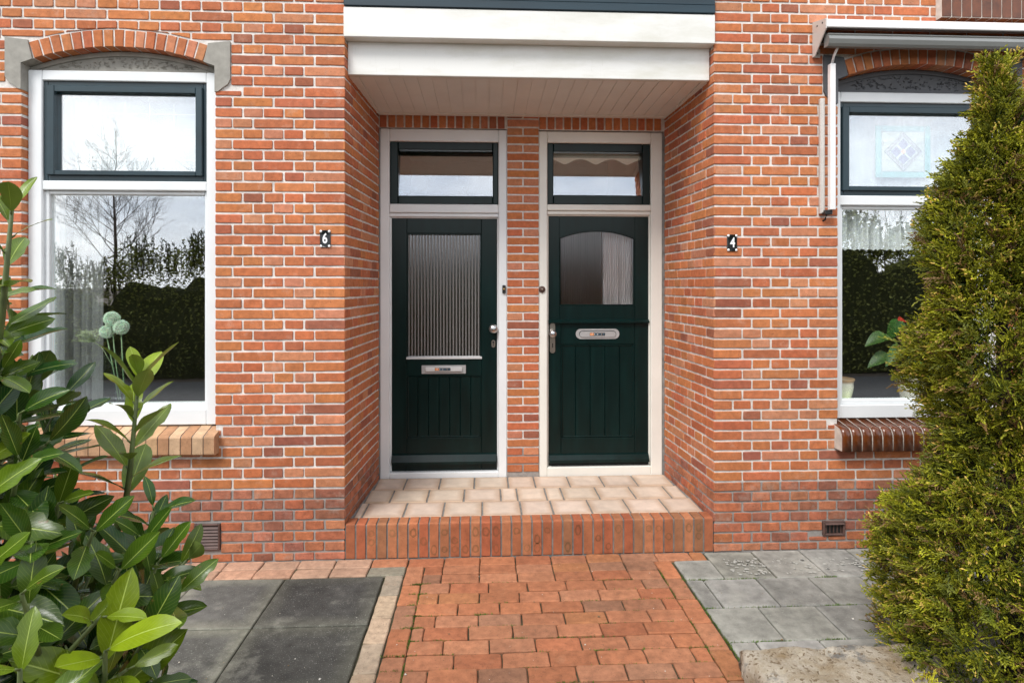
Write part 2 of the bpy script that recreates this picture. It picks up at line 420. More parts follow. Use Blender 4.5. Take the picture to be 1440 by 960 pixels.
# ------------------------------------------------------------------ the house: brickwork
PITCH = .067; Z0 = 2.097; JH = .0135; JV = .012; LS = .2555; LH = LS / 2
Ktop = int((4.3 - Z0) / PITCH); ROWS = range(-Ktop, 32)
def seq(kind):
    if kind == 'S':
        yield .75 * LS
        while True: yield LS
    elif kind == 'H':
        yield LS
        while True: yield LH
    elif kind == 'F':
        yield .75 * LS
        while True: yield LH; yield LS
    elif kind == 'P':
        yield LH * 1.5
        while True: yield LH
    elif kind == 'h':
        while True: yield LH
    elif kind == 'hS':
        yield LH
        while True: yield LS
    elif kind == 'qh':
        yield LS * .75
        while True: yield LH
    elif kind == 'hF':
        yield LH
        while True: yield LS; yield LH
FRONT = ['S', 'H', 'F', 'H']; REVEAL = ['hS', 'qh', 'hF', 'qh']
def brickwork(mb, MP, length, pats, zmin, zmax, tox, excl=(), arcs=(), deep=(), jitter=1.0):
    """courses laid outward from a corner at s=0; tox(s) gives the x used by exclusions"""
    for k in ROWS:
        zc = Z0 - k * PITCH; za, zb = zc - PITCH / 2 + JH / 2, zc + PITCH / 2 - JH / 2
        if zb > zmax + .03 or za < zmin - .04: continue
        za = max(za, zmin + .002); zb = min(zb, zmax)
        if zb - za < .012: continue
        plinth = zc < .455
        g = seq(('P' if k % 2 else 'h') if plinth else pats[k % 4]); s = 0.0
        while s < length - .01:
            L = next(g)
            if not plinth and L > LS * .9 and R_() < .05: L = LH
            a = s + (JV / 2 if s > 0 else 0); e = min(s + L, length); b = e - (JV / 2 if e < length else 0); s += L
            na, nb = sorted((tox(a), tox(b)))      # nominal ends, for joints next to openings
            a += U(-.002, .002) * (a > .02); b += U(-.002, .002)
            xa, xb = sorted((tox(a), tox(b)))
            dp0 = False
            for ex0, ex1, ez0, ez1 in excl:
                if min(zb, ez1) - max(za, ez0) >= .5 * (zb - za):
                    if 0 < na - ex1 < .0772: xa = ex1 + .001; dp0 = True
                    if 0 < ex0 - nb < .0772: xb = ex0 - .001; dp0 = True
            segs = [(xa, xb, za, zb, dp0)]
            for ex0, ex1, ez0, ez1 in excl:
                new = []
                for (p, q, u, v, dp) in segs:
                    if q <= ex0 or p >= ex1 or v <= ez0 or u >= ez1: new.append((p, q, u, v, dp)); continue
                    ov = min(v, ez1) - max(u, ez0)
                    if ov < .5 * (v - u):
                        u2, v2 = (ez1 + .006, v) if ez1 < (u + v) / 2 else (u, ez0 - .006)
                        if v2 - u2 > .015: new.append((p, q, u2, v2, True))
                        continue
                    if p < ex0 - .02 and (p > xa + .001 or na < ex0 - .065): new.append((p, ex0 - .001, u, v, True))
                    if q > ex1 + .02 and (q < xb - .001 or nb > ex1 + .065): new.append((ex1 + .001, q, u, v, True))
                segs = new
            for (p, q, u, v, dp) in segs:
                if q - p < .02: continue
                amp = (.0011 if not plinth else .0018) * jitter
                pts = outline(p, q, u, v, amp)
                ok = True
                for cx, cz, R in arcs:
                    ins = [math.hypot(x - cx, z - cz) < R and abs(x - cx) < .575 and z > cz + .3 * R for x, z in pts]
                    if all(ins): ok = False; break
                    if any(ins):
                        pts = [((x, max(z, cz + math.sqrt(max(0, R * R - (x - cx) ** 2)))) if (i and abs(x - cx) < R) else (x, z)) for (x, z), i in zip(pts, ins)]
                        if max(z for x, z in pts) - min(z for x, z in pts) < .014: ok = False; break
                if not ok: continue
                sp = [((x - tox(0)) * (1 if tox(1) > tox(0) else -1), z) for x, z in pts]
                slab(mb, sp, MP, M['brick_plinth'] if plinth else M['brick'], bcol('plinth' if plinth else 'wall'),
                     out=U(-.0015, .002), depth=.10 if dp else .012, bev=U(.0018, .0035), tilt=.0008)

house = thing('brick_house', (.31, .5, 0), 'semi-detached orange brick house with two dark green front doors in one recessed porch', 'house')
XL, XR, YB = -.882, 1.509, .90          # porch corners and depth
XLB, XRB = -.822, 1.458                 # porch corners at the back (slight splay)
WZ = 4.3
LW = dict(x0=-2.866, x1=-1.690, z0=.855, cx=-2.278, cz=1.608, R=1.627, RE=1.734)
RW = dict(x0=2.345, x1=3.515, z0=.845, cx=2.930, cz=1.593, R=1.627, RE=1.734)
def arc_z(w, x, R): return w['cz'] + math.sqrt(R * R - (x - w['cx']) ** 2)
def facade(mb, xa, xb, w):
    y0, y1 = .0055, .225; mt = M['mortar']
    mb.box(xa, w['x0'] - .004, y0, y1, -.1, WZ, mt); mb.box(w['x1'] + .004, xb, y0, y1, -.1, WZ, mt)
    mb.box(w['x0'] - .004, w['x1'] + .004, y0, y1, -.1, w['z0'] - .03, mt)
    n = 16; xs = [w['x0'] - .004 + (w['x1'] - w['x0'] + .008) * i / n for i in range(n + 1)]
    for i in range(n):
        mb.prism([(xs[i], arc_z(w, xs[i], w['R'] + .004)), (xs[i + 1], arc_z(w, xs[i + 1], w['R'] + .004)), (xs[i + 1], WZ), (xs[i], WZ)], y0, y1, mt)
    # arch bricks
def arch(mb, w, seat, n):
    h = math.asin(seat / w['R']); d = 2 * h / n
    for i in range(n):
        a = -h + d * (i + .5); hw = d / 2
        ji = .0055 / w['R']; pts = []
        R1, R2 = w['R'] + U(-.002, .002), w['RE'] - .003 + U(-.003, .003)
        for t, r in ((a - hw + ji, R1), (a - hw + ji, (R1 + R2) / 2), (a - hw + ji * .9, R2), (a, R2 + .0006), (a + hw - ji * .9, R2), (a + hw - ji, (R1 + R2) / 2), (a + hw - ji, R1), (a, R1)):
            pts.append((w['cx'] + r * math.sin(t) + U(-.0008, .0008), w['cz'] + r * math.cos(t) + U(-.0008, .0008)))
        pts = pts[::-1]
        slab(mb, pts, lambda s, t, o: (s, -o, t), M['brick'], bcol(), out=U(0, .003), depth=.115, bev=.003)
    N = 24; vs = []; 
    prof = [(w['cx'] + r * math.sin(-h + 2 * h * i / N), w['cz'] + r * math.cos(-h + 2 * h * i / N)) for r, rng in ((w['R'] + .003, range(N + 1)), (w['RE'] + .003, range(N, -1, -1))) for i in rng]
    return prof

# left facade
mb = MB(); facade(mb, -4.3, XL - .0055, LW)
ex = [(LW['x0'], LW['x1'], LW['z0'] - .02, 3.12), (-2.965, -2.915, 3.030, 3.285), (-2.915, -2.80, 2.975, 3.285), (-1.640, -1.592, 3.030, 3.285), (-1.756, -1.640, 2.975, 3.285), (-1.818, -1.655, .074, .247)]
brickwork(mb, lambda s, z, o: (XL - s, -o, z), 4.3 + XL, FRONT, 0.0, WZ, lambda s: XL - s, ex, [(LW['cx'], LW['cz'], LW['RE'] + .010)])
fw = mb.build('facade_wall', house); fw['label'] = 'orange brick wall with white joints and the house number 6'
mb = MB(); arch(mb, LW, .515, 17); a1 = mb.build('window_arch', fw)
# right facade
mb = MB(); facade(mb, XR + .0055, 4.6, RW)
ex = [(RW['x0'], RW['x1'], RW['z0'] - .02, 3.10), (2.243, 2.293, 3.015, 3.270), (2.293, 2.415, 2.960, 3.270), (3.567, 3.617, 3.015, 3.270), (3.445, 3.567, 2.960, 3.270), (2.238, 2.394, .088, .190)]
brickwork(mb, lambda s, z, o: (XR + s, -o, z), 4.6 - XR, FRONT, 0.0, WZ, lambda s: XR + s, ex, [(RW['cx'], RW['cz'], RW['RE'] + .010)])
fw2 = mb.build('facade_wall', house); fw2['label'] = 'orange brick wall with the house number 4 and an awning'
mb = MB(); arch(mb, RW, .515, 17); mb.build('window_arch', fw2)
# porch side walls (slightly splayed), laid back from each corner
for xa, xb, sg in ((XL, XLB, 1), (XR, XRB, -1)):
    mb = MB(); dx, dy = xb - xa, YB + .06; L = math.hypot(dx, dy); ux, uy = dx / L, dy / L; nx, ny = sg * uy, -sg * ux
    def MPr(s, z, o, xa=xa, ux=ux, uy=uy, nx=nx, ny=ny): return (xa + ux * s + nx * o, uy * s + ny * o, z)
    q = [MPr(.002, 0, -.0055), MPr(L, 0, -.0055), MPr(L, 0, -.2), MPr(.228, 0, -.2)]
    q = [MPr(.0055, 0, -.0055), MPr(L, 0, -.0055), MPr(L, 0, -.10), MPr(.0055, 0, -.10)]
    mb.add([(a, b, -.1) for a, b, _ in q] + [(a, b, 3.6) for a, b, _ in q], [(0, 1, 5, 4), (1, 2, 6, 5), (2, 3, 7, 6), (3, 0, 4, 7), (4, 5, 6, 7)], M['mortar'])
    if sg > 0: MPo = MPr
    else: MPo = MPr
    brickwork(mb, MPo, L, REVEAL, .19, 3.3, lambda s: s)
    o = mb.build('porch_side_wall', house)
# door pier and soldier course at the back of the porch
mb = MB()
mb.box(.187, .442, YB + .0055, YB + .2, .1, 3.3, M['mortar'])
for k in ROWS:
    zc = Z0 - k * PITCH
    if zc < .24 or zc > 3.12: continue
    za, zb = zc - PITCH / 2 + JH / 2, zc + PITCH / 2 - JH / 2; za = max(za, .225)
    for xa, xb in ([(.189, .440)] if k % 2 == 0 else [(.189, .3085), (.3205, .440)]):
        slab(mb, outline(xa, xb, za, zb, .0012), lambda s, t, o: (s, YB - o, t), M['brick'], bcol(), out=U(-.001, .002), depth=.02, bev=.003)
mb.build('door_pier', house)['label'] = 'narrow brick pier between the two front doors'
mb = MB()
mb.box(XLB - .05, .186, YB + .012, YB + .2, 2.990, 3.3, M['mortar']); mb.box(.443, XRB + .05, YB + .012, YB + .2, 2.985, 3.3, M['mortar'])
x = XLB
while x < XRB - .03:
    if not (.16 < x + .03 < .46):
        slab(mb, outline(x + .005, x + .058, 2.992, 3.115, .001), lambda s, t, o: (s, YB + .005 - o, t), M['brick'], bcol(), out=U(0, .003), depth=.02, bev=.003)
    x += .0665
mb.build('soldier_course', house)
# plaster strips that close the gaps beside the door frames
mb = MB(); mb.box(XLB - .06, -.8165, YB + .012, YB + .2, .1, 2.99, M['grout']); mb.build('frame_joint', house)
mb = MB(); mb.box(1.4435, XRB + .06, YB + .012, YB + .2, .1, 2.985, M['grout']); mb.build('frame_joint', house)

# vents
def slat_vent(x0, x1, z0, z1):
    mb = MB(); mb.box(x0, x1, .0035, .12, z0, z1, M['black'])  # black block paints the dark hollow behind the slats
    mb.frame(x0, x1, z0, z1, .012, .012, .012, .012, -.012, .05, M['rust'], .003)
    n = 7
    for i in range(n):
        z = z0 + .014 + (z1 - z0 - .028) * (i + .5) / n
        mb.prism_x([(-.010, z - .008), (-.008, z - .010), (.0025, z + .003), (.000, z + .006)], x0 + .012, x1 - .012, M['rust'])
    o = mb.build('vent_grille', house); o['label'] = 'square brown slatted vent low in the left wall'
slat_vent(-1.815, -1.657, .077, .244)
mb = MB(); mb.box(2.243, 2.390, .0035, .12, .093, .187, M['black'])  # black block over the mortar paints the unlit inside of the vent
mb.frame(2.240, 2.392, .090, .188, .016, .016, .018, .014, -.012, .06, M['rust'], .004)
for i in range(5): mb.box(2.262 + i * .025, 2.268 + i * .025, -.002, .003, .104, .170, M['rust'])
mb.prism_x([(-.020, .168), (-.010, .176), (.0, .176), (.0, .168)], 2.252, 2.380, M['rust'])
o = mb.build('vent_grille', house); o['label'] = 'small brown open vent low in the right wall'

# ------------------------------------------------------------------ windows
def window(w, yf, head, tr0, tr1, bot, sash_x0, sash_x1, stone, name_label, cas):
    mb = MB(); wm = M['white']
    jl, jr = sash_x0 - w['x0'], w['x1'] - sash_x1
    mb.frame(w['x0'] + .001, w['x1'] - .001, w['z0'], head, jl, jr, head - cas[3] - .0, bot - .03 - w['z0'], yf, yf + .11, wm, .005)
    mb.box(sash_x0, sash_x1, yf + .003, yf + .105, tr0, tr1, wm, .006)
    # inner stops of the lower light
    mb.frame(sash_x0, sash_x1, bot - .03, tr0 - .001, .028, .022, .022, .03, yf + .025, yf + .1, wm, .004)
    win = mb.build('window', house); win['label'] = name_label
    # teal casement
    mb = MB()
    mb.frame(sash_x0 + .001, sash_x1 - .001, tr1 + .001, cas[3] - .001, .026, .026, .036, .036, yf + .016, yf + .1, M['teal'], .003)
    c0, c1, c2 = cas[0], cas[1], cas[2]
    mb.frame(c0, c1, c2 - .0, cas[3] - .030, .048, .042, .042, .03, yf - .004, yf + .09, M['teal'], .004)
    sash = mb.build('casement', win)
    mb = MB(); mb.box(c0 + .04, c1 - .035, yf + .034, yf + .038, c2 + .02, cas[3] - .065, M['glass']); mb.build('pane', win)
    mb = MB(); mb.box(sash_x0 + .02, sash_x1 - .015, yf + .050, yf + .054, bot - .01, tr0 - .01, M['glass']); mb.build('pane', win)
    # tympanum
    mb = MB(); n = 20; xs = [w['x0'] + .002 + (w['x1'] - w['x0'] - .004) * i / n for i in range(n + 1)]
    yt = yf + .035
    top = [(x, arc_z(w, x, w['R'] - .001)) for x in xs]
    mb.prism([(xs[-1], head + .001), (xs[0], head + .001)] + top, yt, yt + .1, M[stone])
    # raised arc moulding, cast foliage relief
    for i in range(n):
        a, b = xs[i], xs[i + 1]
        mb.prism([(a, top[i][1] - .030), (b, top[i + 1][1] - .030), (b, top[i + 1][1] - .002), (a, top[i][1] - .002)], yt - .012, yt + .002, M[stone])
    for i in range(150):
        x = w['cx'] + U(-.42, .42); zt = arc_z(w, x, w['R']) - .042; zb = head + .028
        if zt - zb < .012: continue
        z = U(zb, zt); t = U(0, PI); l = U(.008, .018); q = U(.003, .006); ca, sa = math.cos(t), math.sin(t)
        mb.add([(x + l * ca, yt - .001, z + l * sa * .6), (x - q * sa, yt - .001, z + q * ca), (x - l * ca, yt - .001, z - l * sa * .6), (x + q * sa, yt - .001, z - q * ca), (x, yt - .009, z)],
               [(0, 1, 4), (1, 2, 4), (2, 3, 4), (3, 0, 4)], M[stone])
    mb.build('tympanum', win)
    # springer stones
    for sg in (-1, 1):
        c = w['cx']; h = .588 * 1
        zi = arc_z(w, c + .588, w['R'])
        pr = [(.5875, zi - .165), (.5875, zi - .001), (.520, arc_z(w, c + .520, w['R']) - .001), (.548, arc_z(w, c + .545, w['RE']) + .012), (.683, zi + .155), (.683, zi - .085), (.668, zi - .115), (.640, zi - .135), (.610, zi - .160)]
        if sg < 0: pts = [(c - a, b) for a, b in pr]
        else: pts = [(c + a, b) for a, b in pr]
        mb = MB(); mb.prism(pts, -.008, .118, M[stone]); mb.build('springer_stone', win)
    return win
wl_ = window(LW, .050, 3.100, 2.345, 2.405, .985, -2.780, -1.766, 'concrete', 'white framed window with a teal top casement and grey stone springers', (-2.752, -1.792, 2.440, 3.036))
wr_ = window(RW, .078, 3.052, 2.285, 2.352, .965, 2.412, 3.440, 'dark_stone', 'white framed window with a dark blue top casement under the awning', (2.424, 3.428, 2.385, 2.984))
# sills
mb = MB(); xs0, xs1 = -2.905, -1.664; n = 18; p = (xs1 - xs0) / n
mb.prism_x([(.06, .845), (-.062, .806), (-.062, .698), (.06, .700)], xs0 + .003, xs1 - .004, M['grout'])
for i in range(n):
    a, b = xs0 + i * p + .003, xs0 + (i + 1) * p - .003; c = random.choice([(.47, .29, .155), (.43, .25, .14), (.50, .33, .20), (.40, .21, .11)]); k = U(.85, 1.12); c = tuple(q * k for q in c)
    poly = [(.058, .848 + U(-.002, .002)), (-.05, .815 + U(-.002, .002)), (-.064, .806), (-.068, .798), (-.068, .700), (-.06, .690), (.058, .692)]
    mb.prism_x(poly, a, b, M['yellow_brick'], c)
o = mb.build('window_sill', wl_); o['label'] = 'sloping sill of yellow brown bricks'
mb = MB(); xs0, xs1 = 2.318, 3.56; n = 18; p = (xs1 - xs0) / n
def bull(g, z=0): 
    pts = [(.085, .842 + z)]
    for i in range(9):
        t = rad(100 - 95 * i / 8); pts.append((-.035 - .052 * math.sin(rad(5 + 90 * i / 8)) + g, .742 + z + .075 * math.cos(rad(90 * i / 8)) - g))
    return pts + [(-.087 + g, .665 + z + g), (.085, .665 + z + g)]
mb.prism_x(bull(.0035), xs0 + .004, xs1 - .004, M['white_grout'], smooth=True)
for i in range(n): mb.prism_x(bull(0), xs0 + i * p + .0045, xs0 + (i + 1) * p - .0045, M['glazed'], smooth=True)
o = mb.build('window_sill', wr_); o['label'] = 'glossy brown bullnose brick sill'
mb = MB(); xs0, xs1 = 3.012, 4.25; n = 18; p = (xs1 - xs0) / n
mb.prism_x([(.01, .98 - .31 + 2.84), (-.055, 2.84 + .67), (-.055, 3.65), (.01, 3.69)], xs0 + .004, xs1 - .004, M['white_grout'])
for i in range(n):
    mb.prism_x([(.01, 3.507), (-.05, 3.507), (-.060, 3.517), (-.060, 3.645), (-.05, 3.660), (.01, 3.695)], xs0 + i * p + .0045, xs0 + (i + 1) * p - .0045, M['glazed'])
o = mb.build('window_sill', house); o['label'] = 'dark brown brick sill of the upper floor window'

# ------------------------------------------------------------------ canopy over the porch
mb = MB(); mb.box(XL - .004, XR + .001, -.022, .085, 3.318, 3.508, M['fascia'], .004); can = mb.build('canopy', house)
can['label'] = 'white double fascia above the porch'
mb = MB(); mb.box(XL + .004, XR - .006, .058, .10, 3.104, 3.330, M['fascia'], .004); mb.build('lower_fascia', can)
mb = MB()
nb = 24; x0, x1 = XL + .07, XR - .05; p = (x1 - x0) / nb
def sof(xa, xb, ya, yb, dz, mat):
    za, zb = 3.108 + dz, 3.092 + dz
    f = lambda y: za + (zb - za) * (y - .10) / (.9 - .10)
    mb.add([(xa, ya, f(ya)), (xb, ya, f(ya)), (xb, yb, f(yb)), (xa, yb, f(yb)), (xa, ya, f(ya) + .018), (xb, ya, f(ya) + .018), (xb, yb, f(yb) + .018), (xa, yb, f(yb) + .018)],
           [(0, 1, 2, 3), (4, 5, 6, 7), (0, 1, 5, 4), (1, 2, 6, 5), (2, 3, 7, 6), (3, 0, 4, 7)], mat)
for i in range(nb): sof(x0 + i * p + .004, x0 + (i + 1) * p - .004, .10, .90, 0, M['soffit'])
sof(XL - .03, XR + .03, .10, .93, .006, M['soffit'])
sof(XL + .004, XL + .068, .101, .86, -.006, M['soffit']); sof(XR - .05, XR - .006, .101, .86, -.006, M['soffit']); sof(XL + .06, XR - .05, .855, .897, -.008, M['soffit'])
mb.build('soffit', can)
mb = MB(); mb.box(XL + .004, XR - .004, .02, .3, 3.512, 4.32, M['zinc'])
for i in range(8):
    z = 3.512 + i * .055 if i < 2 else 3.622 + (i - 2) * .12
    mb.box(XL - .002, XR - .0, -.030 + .006 * (i % 2), .02, z, (3.566 if i == 0 else 3.618 if i == 1 else z + .116), M['zinc'], .004)
mb.build('bay_boarding', can)

# ------------------------------------------------------------------ doors
def nee_sticker(mb, x, z, y):
    """orange and blue-grey post sticker 8 x 1.9 cm"""
    mb.box(x - .062, x + .062, y - .0012, y, z - .011, z + .011, M['black'])
    mb.box(x - .060, x - .030, y - .0022, y - .0012, z - .0095, z + .0095, M['orange'])
    for i, (a, h) in enumerate(((-.026, .004), (-.018, .006), (-.010, .007), (-.002, .005), (.008, .007), (.020, .005), (.032, .004), (.044, .004), (.052, .003))):
        mb.box(x + a, x + a + .0055, y - .0022, y - .0012, z - h, z + h * U(.3, .9), M['blue_print'] if i % 3 else M['white_enamel'])
def text_mesh(txt, size, xs=1.0, bold=0.0, ext=.0008):
    c = bpy.data.curves.new('digits', 'FONT'); c.body = txt; c.size = size; c.align_x = 'CENTER'; c.align_y = 'CENTER'; c.extrude = ext; c.offset = bold; c.resolution_u = 6
    o = bpy.data.objects.new('digits', c); COL.objects.link(o)
    bpy.context.view_layer.update()
    me = bpy.data.meshes.new_from_object(o.evaluated_get(bpy.context.evaluated_depsgraph_get()))
    vs = [(v.co.x * xs, v.co.y, v.co.z) for v in me.vertices]; fs = [list(p.vertices) for p in me.polygons]
    bpy.data.objects.remove(o); bpy.data.curves.remove(c); bpy.data.meshes.remove(me)
    return vs, fs
def put_text(mb, txt, x, z, y, size, mat, xs=1.0, bold=0.0):
    vs, fs = text_mesh(txt, size, xs, bold)
    mb.add([(x + a, y - c, z + b) for a, b, c in vs], fs, mat)
def ribbed(x0, x1, z0, z1, y, pitch, amp, name, parent, arcf=None, mat='ribbed', ribs=False):
    mb = MB(); n = int((x1 - x0) / pitch * 10); vs = []; fs = []
    for i in range(n + 1):
        x = x0 + (x1 - x0) * i / n; yy = y - amp * abs(math.cos(PI * (x - x0) / pitch)) ** 1.0
        zt = arcf(x) if arcf else z1
        vs += [(x, yy, z0), (x, yy, zt)]
    fs = [(2 * i, 2 * i + 2, 2 * i + 3, 2 * i + 1) for i in range(n)]
    mb.add(vs, fs, M[mat], smooth=False)
    if ribs:      # half-round ribs, grey painted for the view their lenses bend
        k = 0
        while x0 + (k + 1) * pitch < x1 + .002:
            xc = x0 + (k + .5) * pitch; r = pitch * U(.22, .26)
            P = [(xc + r * math.cos(q), y - .006 - .7 * r * math.sin(q)) for q in [PI * t / 6 for t in range(7)]]
            vs = [(a, b, z0) for a, b in P] + [(a, b, z1) for a, b in P]
            mb.add(vs, [(t, t + 1, t + 8, t + 7) for t in range(6)], M['lens_grey'], smooth=True); k += 1
    return mb.build(name, parent)
YD = YB + .055                                   # face of the door leaves
def door_frame(x0, x1, ztop, zbot, jl, jr, bar0, bar1, sill, mat, fan, lbl):
    mb = MB(); yf = YB + .012
    mb.frame(x0, x1, zbot, ztop, jl, jr, ztop - fan[3], sill, yf, yf + .12, mat, .006)
    mb.box(x0 + jl, x1 - jr, yf - .004, yf + .11, bar0 + .03, bar1, mat, .006)
    mb.box(x0 + jl, x1 - jr, yf + .012, yf + .11, bar0, bar0 + .028, mat, .004)
    mb.frame(x0 + jl, x1 - jr, zbot + sill, bar0, .012, .010, .010, 0, yf + .03, yf + .11, mat, .003)
    fr = mb.build('door_frame', house); fr['label'] = lbl
    mb = MB(); f0, f1, f2, f3, g0, g1, g2, g3 = fan
    mb.frame(f0, f1, f2, f3, g0 - f0, f1 - g1, f3 - g3, g2 - f2, yf + .020, yf + .09, M['green'], .006)
    mb.build('fanlight', fr)
    mb = MB(); tl = math.tan(rad(8.5)) * (g3 - g2 + .02); ya = yf + .040   # the light stands ajar, top tilted inwards
    mb.add([(g0 - .008, ya, g2 - .01), (g1 + .008, ya, g2 - .01), (g1 + .008, ya + tl, g3 + .01), (g0 - .008, ya + tl, g3 + .01), (g0 - .008, ya + .004, g2 - .01), (g1 + .008, ya + .004, g2 - .01), (g1 + .008, ya + tl + .004, g3 + .01), (g0 - .008, ya + tl + .004, g3 + .01)],
           [(0, 1, 2, 3), (7, 6, 5, 4), (0, 4, 5, 1), (1, 5, 6, 2), (2, 6, 7, 3), (3, 7, 4, 0)], M['glass']); mb.build('fanlight_pane', fr)
    return fr
f1 = door_frame(-.817, .187, 2.984, .212, .074, .068, 2.289, 2.388, .050, M['white'], (-.742, .118, 2.390, 2.885, -.678, .074, 2.458, 2.823), 'white door frame with a plain fanlight')
f2 = door_frame(.442, 1.443, 2.977, .204, .069, .093, 2.313, 2.393, .085, M['cream'], (.512, 1.349, 2.395, 2.887, .562, 1.286, 2.472, 2.819), 'cream door frame with a scalloped blind behind its fanlight')
def board_panel(mb, x0, x1, z0, z1, n, y):
    p = (x1 - x0) / n
    for i in range(n): mb.box(x0 + i * p + .0006, x0 + (i + 1) * p - .0006, y, y + .02, z0, z1, M['green'], .004)
g = M['green']
# left door (number 6)
mb = MB(); x0, x1, z0, z1 = -.730, .108, .264, 2.279
gx0, gx1, gz0, gz1 = -.611, -.017, 1.164, 2.161
y0, y1 = YD, YD + .04
mb.box(x0, gx0, y0, y1, z0, z1, g, .003); mb.box(gx1, x1, y0, y1, z0, z1, g, .003)
mb.box(gx0, gx1, y0 + .0008, y1, gz1, z1, g, .003); mb.box(gx0, gx1, y0 + .0008, y1, 1.021, gz0, g, .003); mb.box(gx0, gx1, y0 + .0008, y1, z0, .526, g, .003)
board_panel(mb, gx0, gx1, .526, 1.021, 7, y0 + .012)
mb.frame(gx0, gx1, .526, 1.021, .012, .012, .012, .012, y0 + .004, y0 + .016, g, .004)
mb.frame(gx0, gx1, gz0, gz1, .010, .010, .012, 0, y0 + .004, y0 + .03, g, .003)
d1 = mb.build('door', house); d1['label'] = 'dark green door with a tall ribbed glass and number 6 beside it'
mb = MB(); mb.prism_x([(y0 - .001, .402), (y0 - .018, .394), (y0 - .045, .345), (y0 - .045, .325), (y0 - .001, .325)], x0 + .004, x1 - .004, g); mb.build('weather_bar', d1)
ribbed(gx0, gx1, gz0 - .005, gz1 + .005, y0 + .026, .0254, .0015, 'ribbed_pane', d1, None, 'ribbed', True)
mb = MB(); mb.prism_x([(y0 + .012, gz0 + .014), (y0 - .010, gz0 + .004), (y0 - .010, gz0 - .008), (y0 + .012, gz0 - .008)], gx0 - .004, gx1 + .004, M['bright']); mb.build('glazing_bar', d1)
mb = MB(); mb.box(-.494, -.141, y0 - .006, y0, 1.038, 1.106, M['grey_metal'], .002); mb.box(-.462, -.172, y0 - .022, y0 - .006, 1.058, 1.092, M['bright'], .003)
mb.build('letterbox', d1)
mb = MB(); nee_sticker(mb, -.325, 1.0765, y0 - .0225); put_text(mb, 'NEE', -.325 - .045, 1.0765, y0 - .0238 - .001, .013, M['white_enamel']); mb.build('sticker', d1)
mb = MB(); mb.lathe([(.030, 0), (.030, .006), (.014, .010), (.014, .028), (.030, .036), (.036, .048), (.034, .060), (.022, .070), (.0, .073)], (.079, y0, 1.398), (0, -1, 0), M['metal'], 24); mb.build('door_knob', d1)
def plate(mb, x, z0, z1, w, y, t, mat):
    pts = []; r = w / 2
    for i in range(13): a = PI * i / 12; pts.append((x + r * math.cos(a), z1 - r + r * math.sin(a)))
    for i in range(13): a = PI + PI * i / 12; pts.append((x + r * math.cos(a), z0 + r + r * math.sin(a)))
    mb.prism(pts[::-1], y - t, y, mat)
mb = MB(); plate(mb, .079, 1.246, 1.306, .030, y0, .007, M['steel']); mb.lathe([(.008, 0), (.008, .002)], (.079, y0 - .007, 1.288), (0, -1, 0), M['black'], 12); mb.box(.0765, .0815, y0 - .0085, y0 - .007, 1.262, 1.276, M['black']); mb.build('lock_plate', d1)
# right door (number 4): stable door
mb = MB(); x0, x1, z0, z1 = .524, 1.340, .292, 2.303
gx0, gx1, gz0, gzs, gzc = .613, 1.228, 1.580, 2.128, 2.190
cxd = (gx0 + gx1) / 2; hw = (gx1 - gx0) / 2; rise = gzc - gzs; Ra = (hw * hw + rise * rise) / (2 * rise)
fa = lambda x: gzc - Ra + math.sqrt(Ra * Ra - (x - cxd) ** 2)
mb.box(x0, gx0, y0, y1, 1.452, z1, g, .003); mb.box(gx1, x1, y0, y1, 1.452, z1, g, .003)
mb.box(gx0, gx1, y0 + .0008, y1, 1.452, gz0, g, .003)
nn = 18
for i in range(nn):
    a = gx0 + (gx1 - gx0) * i / nn; b = gx0 + (gx1 - gx0) * (i + 1) / nn
    mb.prism([(a, fa(a)), (b, fa(b)), (b, z1 - .001), (a, z1 - .001)], y0 + .0012, y1, g)
    mb.prism([(a, fa(a) - .010), (b, fa(b) - .010), (b, fa(b) + .004), (a, fa(a) + .004)], y0 + .010, y0 + .02, g)
mb.frame(gx0, gx1, gz0, gzs + .01, .008, .008, 0, .010, y0 + .006, y0 + .03, g, .003)
# lower half
px0, px1, pz0, pz1 = .625, 1.228, .511, 1.268
mb.box(x0, px0, y0, y1, z0, 1.446, g, .003); mb.box(px1, x1, y0, y1, z0, 1.446, g, .003)
mb.box(px0, px1, y0 + .0008, y1, pz1, 1.446, g, .003); mb.box(px0, px1, y0 + .0008, y1, z0, pz0, g, .003)
board_panel(mb, px0, px1, pz0, pz1, 5, y0 + .012)
mb.frame(px0, px1, pz0, pz1, .016, .016, .016, .016, y0 + .003, y0 + .016, g, .005)
mb.prism_x([(y0 - .001, 1.470), (y0 - .014, 1.466), (y0 - .030, 1.452), (y0 - .030, 1.442), (y0 - .001, 1.438)], x0 - .002, x1 + .002, g)
d2 = mb.build('door', house); d2['label'] = 'dark green stable door with an arched glass and number 4 beside it'
mb = MB(); mb.prism_x([(y0 - .001, .385), (y0 - .016, .378), (y0 - .045, .345), (y0 - .045, .322), (y0 - .001, .322)], x0 + .003, x1 - .003, g); mb.build('weather_bar', d2)
ribbed(gx0, gx1, gz0 - .004, gzc, y0 + .024, .0190, .0025, 'ribbed_pane', d2, lambda x: fa(x) + .003, 'obscure')
def hplate(mb, x0, x1, z, h, y, t, mat):
    r = h / 2; pts = []
    for i in range(13): a = -PI / 2 + PI * i / 12; pts.append((x1 - r + r * math.cos(a), z + r * math.sin(a)))
    for i in range(13): a = PI / 2 + PI * i / 12; pts.append((x0 + r + r * math.cos(a), z + r * math.sin(a)))
    mb.prism(pts, y - t, y, mat)
